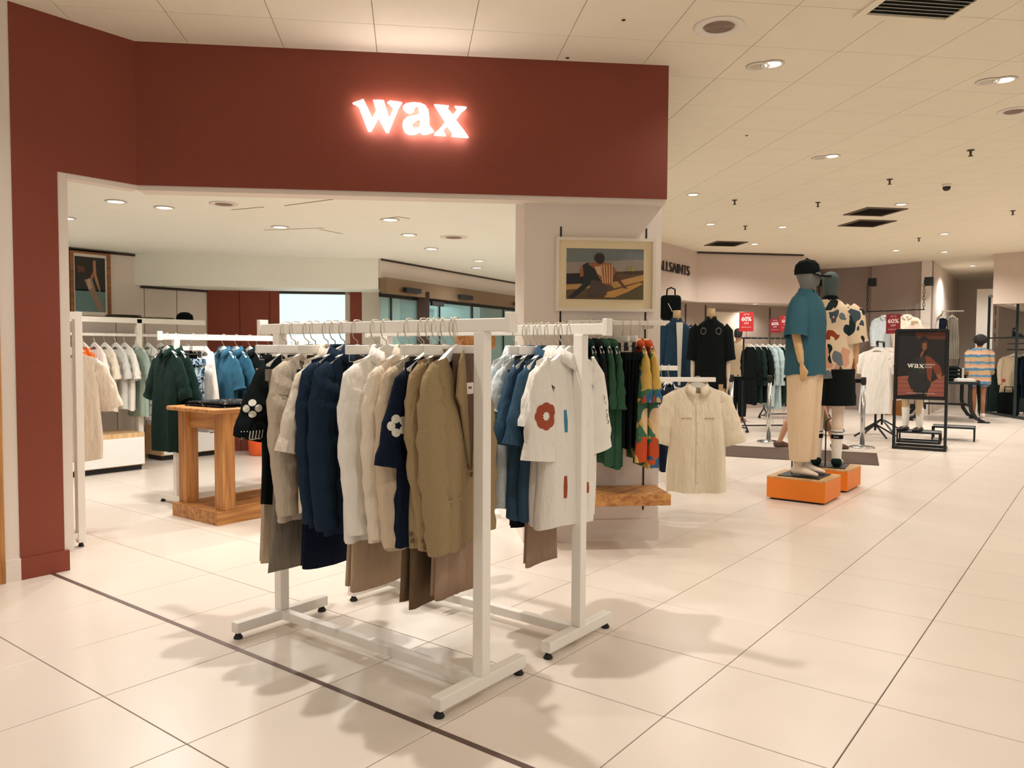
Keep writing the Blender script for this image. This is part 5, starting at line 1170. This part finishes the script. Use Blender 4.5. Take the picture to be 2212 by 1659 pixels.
# rails hung on chains against the grey wall
def chain_rail(px0, px1, ytop, yrail, depth, label):
    a = atd(px0, ytop, depth); b = atd(px1, ytop-2, depth-1.05); z = atd((px0+px1)/2, yrail, depth-.5).z
    t = thing('chain_rail', (a.x, a.y, 0), label=label, cat='clothes rail', group='chain-hung rails')
    for p in (a, b):
        l = p-Vector((a.x, a.y, 0)); MB().box(l.x-.0, l.x+.16, l.y-.02, l.y+.1, l.z-.12, l.z+.06).build('wall_bracket', BLACKM, t, bevel=.01)
        n = 9
        for k in range(n):
            zz = l.z-(l.z-z)*(k+.5)/n; hh = (l.z-z)/n*.62; rot = k % 2
            P = [(math.cos(2*PI*j/10)*.022, math.sin(2*PI*j/10)*hh) for j in range(11)]
            MB().tube([(l.x+(p_[0] if rot else 0), l.y+(0 if rot else p_[0]), zz+p_[1]) for p_ in P], .006, 5).build('chain_link', BLACKM, t)
    lb_ = b-Vector((a.x, a.y, 0)); MB().tube([(-.02, 0, z), (lb_.x+.02, lb_.y, z)], .012, 8).build('rail', BLACKM, t)
    return a, b, z
a, b, zc = chain_rail(1875, 1997, 607, 671, 17.5, 'black chain-hung rail on the grey wall above the poster')
for k, (f, m, lb) in enumerate([(.33, PALEB, 'pale blue shirt hanging from the chain rail'), (.72, CREAM, 'cream shirt hanging from the chain rail')]):
    p = a.lerp(b, f); garment((p.x, p.y, zc+.012), facing(p), 'shirt', m, lb, 'shirt', 'shirt', L=.8, sw=.26, hem=.28, sl='long', sln=.6, collar=True, rail=.03, group='shirts on the chain rail', hgroup='far rack hangers')
chain_rail(1770, 1790, 607, 671, 18.6, 'black chain-hung rail mostly hidden behind the mannequins')

# ---- poster stand
pA, pB = at(1930, 969), at(2041, 976); px_ = (pB-pA); wP = px_.length; px_ = px_/wP; pn = Vector((px_.y, -px_.x, 0))
st = thing('poster_stand', pA, label='black metal poster stand announcing wax coming soon', cat='poster stand')
sf = lambda x, y, d: px_*x+pn*d+ZZ*y
hP = 1.66; zb = .72
for x in (0, wP): MB().bar(sf(x, 0, 0), sf(x, hP, 0), .035, .035).build('post', BLACKM, st)
MB().bar(sf(0, hP, 0), sf(wP, hP, 0), .035).build('top_bar', BLACKM, st); MB().bar(sf(0, zb, 0), sf(wP, zb, 0), .035).build('middle_bar', BLACKM, st)
for x in (0, wP): MB().bar(sf(x, .02, .0), sf(x, .02, -.42), .035).build('side_foot', BLACKM, st)
for d in (0, -.42): MB().bar(sf(0, .02, d), sf(wP, .02, d), .035).build('foot_bar', BLACKM, st)
MB().plate([(.02, zb), (wP-.02, zb), (wP-.02, hP), (.02, hP)], sf, -.012, -.004).build('backing', BLACKM, st, fix=True)
po = thing('poster', pA, label='dark fashion poster of a model with white wax lettering', cat='poster')
x0, x1, y0, y1 = .03, wP-.03, zb+.03, hP-.03
X = lambda u: x0+(x1-x0)*u; Y = lambda v: y1-(y1-y0)*v
def psh(pts, rgb, k): MB().plate([(X(a_), Y(b_)) for a_, b_ in pts], sf, -.003+.0008*k, -.0025+.0008*k).build('print_shape', P_(rgb), po, fix=True)
psh([(0, 0), (1, 0), (1, 1), (0, 1)], (28, 26, 28), 0); psh([(.35, 0), (1, 0), (1, .12), (.4, .1)], (84, 40, 28), 1); psh([(0, .7), (.25, .68), (.4, .97), (0, 1)], (150, 84, 70), 1); psh([(.72, .78), (1, .66), (1, 1), (.62, 1)], (150, 84, 70), 1)
for k in range(4): psh([(0, .74+.07*k), (1, .72+.07*k), (1, .725+.07*k), (0, .745+.07*k)], (80, 44, 38), 2)
psh([(.3, .42), (.5, .36), (.66, .38), (.82, .5), (.86, .7), (.74, .72), (.7, .86), (.3, .9), (.22, .76)], (30, 38, 34), 3); psh([(.58, .36), (.68, .38), (.9, .52), (.96, .66), (.84, .7), (.74, .54), (.72, .78), (.64, .72)], (122, 58, 36), 4)
psh([(.46, .36), (.56, .36), (.6, .66), (.44, .66)], (48, 46, 46), 5); psh([(.47, .14), (.52, .09), (.6, .1), (.64, .17), (.62, .27), (.56, .31), (.5, .27)], (62, 38, 28), 6); psh([(.52, .17), (.6, .16), (.61, .25), (.56, .29), (.52, .26)], (132, 84, 58), 7)
psh([(.46, .1), (.52, .06), (.6, .07), (.64, .13), (.56, .12), (.49, .17)], (20, 18, 18), 8); psh([(.47, .35), (.53, .28), (.56, .31), (.5, .4)], (128, 80, 54), 8); psh([(.84, .66), (.92, .64), (.94, .72), (.86, .72)], (150, 98, 62), 6); psh([(.34, .64), (.62, .64), (.64, .92), (.34, .94)], (34, 34, 36), 6)
tw = mat('poster_white', (236, 230, 220), .7); cx, cy = X(.38), Y(.525)
wax_letters(lambda x, y, d: sf(cx+x, cy+y, .006+d), .000118, 0, .0008, tw, po, 'print_letter')
mt = lambda x, y: frame(sf(x, y, .0066), px_, (0, 0, 1), pn); put_text('COMING', .032, tw, po, mt(X(.68), Y(.505)), .0004); put_text('SOON', .032, tw, po, mt(X(.655), Y(.545)), .0004); put_text('WWW.WAXLONDON.COM     @WAXLONDON', .016, tw, po, mt(X(.5), Y(.955)), .0004)
# ---- mannequin with buckled shoes behind the poster
fp = at(1985, 955); fp = Vector((fp.x, fp.y, 0))
pf = thing('frame_plinth', fp, math.atan2(px_.y, px_.x), label='low black open-frame plinth behind the poster stand', cat='plinth')
for sx in (-.28, .28):
    for sy in (-.2, .2): MB().box(sx-.012, sx+.012, sy-.012, sy+.012, 0, .16).build('post', BLACKM, pf)
for z in (.012, .16):
    for s_a in (-.2, .2): MB().bar((-.29, s_a, z), (.29, s_a, z), .024).build('rail', BLACKM, pf)
    for s_a in (-.28, .28): MB().bar((s_a, -.2, z), (s_a, .2, z), .024).build('rail', BLACKM, pf)
MB().box(-.28, .28, -.2, .2, .15, .165).build('deck', mat('grey_deck', (84, 88, 84), .6), pf)
MB().box(-.28, .28, -.2, .2, .0, .008).build('lower_tray', mat('grey_deck', (84, 88, 84), .6), pf)
pf2 = thing('frame_plinth', fp+Vector((.35, .75, 0)), math.atan2(px_.y, px_.x), label='second black open-frame plinth further behind the poster', cat='plinth')
for sx in (-.28, .28):
    for sy in (-.2, .2): MB().box(sx-.012, sx+.012, sy-.012, sy+.012, 0, .2).build('post', BLACKM, pf2)
for s_a in (-.2, .2): MB().bar((-.29, s_a, .2), (.29, s_a, .2), .024).build('rail', BLACKM, pf2)
MB().box(-.28, .28, -.2, .2, .19, .205).build('deck', mat('grey_deck', (84, 88, 84), .6), pf2)
fq = at(1968, 950)
m5 = mannequin((fp.x-.1, fp.y-.02, .165), facing(fp, -.45), 'mannequin in blush sweater and buckled black shoes behind the poster', .98, MANQ, MANQ, mat('beige_mannequin', (204, 178, 144), .5), head=False, plate=False, stride=.03)
worn_top(m5, .98, F('blush_knit', (224, 200, 184)), .95, .225, .15, .4, .1, 'sweater', long=True); worn_legs(m5, .98, GREYW, .55, (.14, .15, .16, .165), 'skirt')
for sx in (-1, 1):
    mb = MB(); mb.tube([(sx*.09, .03*sx-.01, .36), (sx*.09, .03*sx-.018, .2), (sx*.09, .03*sx-.02, .08)], [.056, .05, .044], 12, False); mb.build('sock', WH, m5, True)
    mb = MB(); y = .03*sx; mb.tube([(sx*.09, y-.085, .03), (sx*.092, y-.05, .035), (sx*.096, y+.04, .038), (sx*.102, y+.11, .03), (sx*.106, y+.18, .018)], [.03, .044, .046, .05, .03], 12, True, [.03, .035, .032, .03, .02], (0, 0, 1)); sh_ = mb.build('shoe', mat('black_leather', (20, 20, 22), .3), m5, True)
    MB().box(sx*.098-.014, sx*.098+.014, y+.05, y+.075, .066, .074).build('buckle', CHROME, sh_)
# ---- arched-leg table with clothes
tp = at(2068, 912); tbl = thing('console_table', (tp.x, tp.y, 0), math.atan2(px_.y, px_.x)+.15, label='black iron table with curved legs right of the poster', cat='table')
MB().box(-.9, .35, -.1, 1.2, .74, .79).build('table_top', BLACKM, tbl, bevel=.005)
for sx in (-.62, .2):
    for sy in (0, 1.1):
        s_ = 1 if sx > 0 else -1; MB().tube([(sx, sy, .74), (sx, sy, .4), (sx+s_*.03, sy, .22), (sx+s_*.12, sy, .08), (sx+s_*.26, sy, .02)], [.035, .035, .036, .034, .024], 6).build('curved_leg', BLACKM, tbl)
        MB().box(sx+s_*.2-.06, sx+s_*.2+.14*max(s_, .4), sy-.04, sy+.04, 0, .025).build('foot', BLACKM, tbl)
    MB().bar((sx, 0, .32), (sx, 1.1, .32), .04).build('stretcher', BLACKM, tbl)
MB().bar((-.62, .55, .32), (.2, .55, .32), .04).build('stretcher', BLACKM, tbl)
q = tbl.location+Matrix.Rotation(tbl.rotation_euler.z, 3, 'Z') @ Vector((.12, .1, .79)); folded(q, .3, .3, .36, .06, WH, 'folded white pile on the black iron table', n=3)
q = tbl.location+Matrix.Rotation(tbl.rotation_euler.z, 3, 'Z') @ Vector((.33, .25, .79))
dj = thing('draped_jumper', q, tbl.rotation_euler.z, label='dark green jumper draped over the right edge of the iron table', cat='jumper')
mb = MB(); mb.loft([[(-.12, -.2+.4*j/9+.0, .012+.004*(j % 2)) if i == 0 else (.03+.02*math.sin(j), -.2+.4*j/9, .02) if i == 1 else (.05+.015*math.sin(j*1.3), -.19+.38*j/9, -.2) if i == 2 else (.06+.015*math.sin(j*1.7), -.15+.3*j/9, -.5-.1*(j % 3)) for j in range(10)] for i in range(4)], False, False, False); mb.build('drape', FGREEN, dj, True)
q = tbl.location+Matrix.Rotation(tbl.rotation_euler.z, 3, 'Z') @ Vector((-.1, .5, .79)); folded(q, .2, .5, .4, .3, BLACK, 'tall stack of folded black clothes on the iron table', n=4)
q2 = atd(2058, 672, 17.6); hr = thing('wall_rail', (q2.x, q2.y, q2.z), facing(q2), label='short pale wall rail with striped dress right of the poster', cat='clothes rail'); MB().bar((-.22, 0, 0), (.22, 0, 0), .03).build('rail', WHITE, hr); MB().bar((.2, 0, 0), (.2, -1.0, 0), .03).build('wall_arm', WHITE, hr)
garment((q2.x, q2.y, q2.z+.015), facing(q2, .9), 'dress', stripes('grey_stripe', [(214, 206, 190), (70, 66, 60)], 22, 'X'), 'grey striped dress hanging right of the poster', 'dress', 'dress', L=.95, sw=.2, hem=.24, sl=None, rail=.03)
qa = q2+Matrix.Rotation(facing(q2), 3, 'Z') @ Vector((.2, -.45, 0))
garment((qa.x, qa.y, q2.z+.015), facing(q2, .2), 'shirt', NAVY, 'navy top hanging in front of the striped dress', 'shirt', 'shirt', L=.8, sl='short', rail=.03, hgroup='far rack hangers')

# ---- steel display frames at the right edge
fo = at(2130, 893); fo = Vector((fo.x, fo.y, 0)); fx = (at(2212, 907)-fo); fx.z = 0; fx = fx.normalized(); fn2 = Vector((-fx.y, fx.x, 0)); DKG = mat('dark_green_steel', (26, 46, 44), .45, metal=.2)
df = thing('steel_garment_stand', fo, label='tall dark green steel display frame at the right edge', cat='display frame'); L2 = lambda a, b, z: fx*a+fn2*b+ZZ*z
for a_, b_ in ((0, 0), (1.25, 0), (0, .8), (1.25, .8), (2.2, 0)): MB().bar(L2(a_, b_, 0), L2(a_, b_, 2.6), .05).build('post', DKG, df)
for b_ in (0, .8):
    MB().bar(L2(0, b_, 2.6), L2(2.2, b_, 2.6), .05).build('top_bar', DKG, df)
    MB().bar(L2(0, b_, .03), L2(2.2, b_, .03), .05).build('base_bar', DKG, df)
for a_ in (0, 1.25): MB().bar(L2(a_, 0, 2.6), L2(a_, .8, 2.6), .05).build('top_bar', DKG, df)
MB().bar(L2(0, .4, 1.42), L2(1.25, .4, 1.42), .03).build('hanging_bar', BLACKM, df); MB().bar(L2(0, .4, 1.55), L2(1.25, .4, 1.55), .02).build('upper_bar', BLACKM, df)
MB().plate([(0, 0), (1.25, 0), (1.25, .8), (0, .8)], lambda x, y, d: L2(x, y, d), 1.66, 1.69).build('shelf', DKG, df, fix=True)
MB().plate([(0, .02), (.12, .02), (.12, .78), (0, .78)], lambda x, y, d: L2(x, y, d), .05, 1.0).build('side_panel', DKG, df, fix=True)
q = fo+fx*.42+fn2*.35; cj = garment((q.x, q.y, 1.44), facing(q), 'jacket', F('cream_fleece', (222, 200, 168)), 'cream jacket with red flowers in the steel display frame', 'jacket', 'jacket', L=.86, sw=.27, hem=.3, t=.07, sl='long', sln=.6, rail=.03, hgroup='far rack hangers')
REDT = mat('red_thread', (178, 40, 32), .8)
for x, z, r_ in ((-.09, -.2, .055), (-.06, -.62, .055), (.18, -.55, .04)): flower(cj, (x, 0, z), (0, 1, 0), r_, REDT, petals=7, on=('body',))
for k, (a_, m) in enumerate(((.75, BLACK), (.95, NAVY), (1.15, BLACK))):
    q = fo+fx*a_+fn2*.4; garment((q.x, q.y, 1.44), facing(q, .9), 'jacket', m, ['black jacket right of the cream one', 'navy jacket in the steel frame', 'black jacket at the steel frame post'][k], 'jacket', 'jacket', L=.9, sl='long', sln=.6, rail=.03, hgroup='far rack hangers')
q = fo+fx*.4+fn2*.4+ZZ*1.69; shs = thing('ankle_boot', q, facing(q, 1.2), label='black heeled boot on the steel frame shelf', cat='shoe')
MB().tube([(0, -.07, .2), (0, -.06, .1), (0, -.04, .06), (0, .05, .045), (0, .15, .025)], [.045, .042, .04, .038, .02], 10).build('upper', mat('black_leather', (20, 20, 22), .3), shs, True); MB().box(-.025, .025, -.095, -.045, 0, .06).build('heel', BLACKR, shs)
q = fo+fx*.55+fn2*.2; bgb = thing('boot_stand', (q.x, q.y, 0), label='dark bag standing under the cream jacket', cat='bag'); MB().box(-.2, .2, -.12, .12, 0, .5).build('sack', BLACK, bgb, bevel=.05); MB().tube([(-.08, 0, .48), (-.07, 0, .62), (.07, 0, .62), (.08, 0, .48)], .012, 6).build('handle', BLACK, bgb); bgb.name = 'tote_bag'
so_ = at(2195, 880); sto = thing('stool', (so_.x, so_.y, 0), label='round pale stool cut off by the right picture edge', cat='stool'); MB().lathe([(.17, .6), (.19, .62), (.19, .645), (.02, .65)], 20).build('seat', CREAM, sto, True)
for a_ in range(4): MB().tube([(.13*math.cos(a_*PI/2), .13*math.sin(a_*PI/2), .6), (.18*math.cos(a_*PI/2), .18*math.sin(a_*PI/2), 0)], .014, 8).build('leg', BLACKM, sto)
# framed mirror poster strip on the far pillar
pp = atd(2136, 655, 19.5); pst = thing('wall_poster', (pp.x, pp.y, 1.5), facing(pp), label='narrow pale poster with red print beside the far pillar', cat='poster'); MB().box(-.22, .22, -.01, .01, 0, 1.1).build('sheet', WHITE, pst)
for k in range(3):
    MB().box(-.16, .12, .0105, .0125, .12+.33*k, .34+.33*k).build('print_block', P_((206, 110, 84)), pst)
MB().box(-.02, .02, -.06, -.01, -1.5, 1.05).build('post', WHITE, pst)

# ------------------------------------------------------------------ people
def person(p, rot, label, H, skin, top, bottom, hairm, long=.0, stride=0.0, zb=.12, r=(.115, .105, .09, .075), tsl=.3, tz=.9, hd=.13, shoes=None, toplong=False, topw=.2, bn='trousers', arm=0.0, tn='tshirt'):
    t = thing('person', p, rot, label=label, cat='person', group='shoppers')
    mb = figure_tubes(MB(), H, stride, arm); fused(mb, 'body', .013, skin, t)
    hair(t, H, hairm, long)
    worn_top(t, H, top, tz, topw, hd, tsl, .09, tn, collar=False, long=toplong); worn_legs(t, H, bottom, zb, r, bn, stride)
    for sx in (-1, 1):
        st = stride*sx; mb = MB(); mb.tube([(sx*.092*H, (st-.09)*H, .035), (sx*.094*H, (st-.05)*H, .045), (sx*.098*H, (st+.04)*H, .045), (sx*.104*H, (st+.11)*H, .035), (sx*.108*H, (st+.18)*H, .02)], [.03, .046, .046, .05, .028], 12, True, [.03, .05, .046, .034, .02], (0, 0, 1)); mb.build('shoe', shoes or BLACK, t, True)
    return t
mp_ = at(1592, 912); person((mp_.x, mp_.y, 0), facing(mp_, PI-.3), 'man with short black hair and beige tee, seen from behind', .95, SKIN1, F('sand_tee', (176, 156, 128)), BLACK, HAIRM, shoes=mat('tan_shoe', (170, 120, 84), .6))
wp_ = at(1745, 968); person((wp_.x, wp_.y, 0), math.atan2(RT.y, RT.x)-PI/2, 'walking shopper whose trailing foot shows left of the teal mannequin', .88, SKIN1, BLACK, BROWN, HAIRM, stride=.42, shoes=mat('sandal_leather', (92, 60, 46), .5), zb=.3, r=(.11, .09, .07, .06))
lp_ = at(1793, 940); person((lp_.x, lp_.y, 0), facing(lp_, .4), 'shopper with bare legs and pale sneakers between the mannequins', .86, SKIN2, WH, F('olive_shorts', (110, 104, 84)), HAIRM, zb=.6, r=(.12, .12, .12, .12), bn='shorts', shoes=mat('pale_sneaker', (222, 206, 180), .6))
sp_ = at(2112, 902); KNIT = stripes('striped_knit', [(206, 160, 126), (98, 140, 164), (206, 160, 126), (190, 166, 120), (88, 130, 160), (214, 176, 148)], 3.6, 'Z', wob=.25)
wm = person((sp_.x, sp_.y, 0), facing(sp_, PI+.2), 'woman with curly black hair and striped pastel sweater, seen from behind', .9, SKIN2, KNIT, F('denim_shorts', (110, 130, 150)), HAIRM, long=.03, tsl=.5, toplong=True, tz=.78, topw=.24, hd=.16, zb=.72, r=(.12, .12, .12, .12), bn='shorts', tn='sweater', shoes=WHITE)
MB().lathe([(.05, 0), (.115, .04), (.13, .1), (.11, .17), (.05, .21), (.01, .22)], 18, (0, -.02, 1.52)).build('curls', HAIRM, wm, True)
tbg = thing('striped_bag', (sp_.x-.32, sp_.y+.05, .72), facing(sp_), label='black-and-white striped bag at the woman\'s left side', cat='bag'); MB().box(-.13, .13, -.04, .04, 0, .3).build('sack', stripes('bag_stripe', [(30, 34, 32), (214, 208, 190)], 12, 'X'), tbg, bevel=.02); MB().tube([(-.08, 0, .29), (-.05, 0, .5), (.05, 0, .5), (.08, 0, .29)], .008, 6).build('strap', BLACK, tbg)
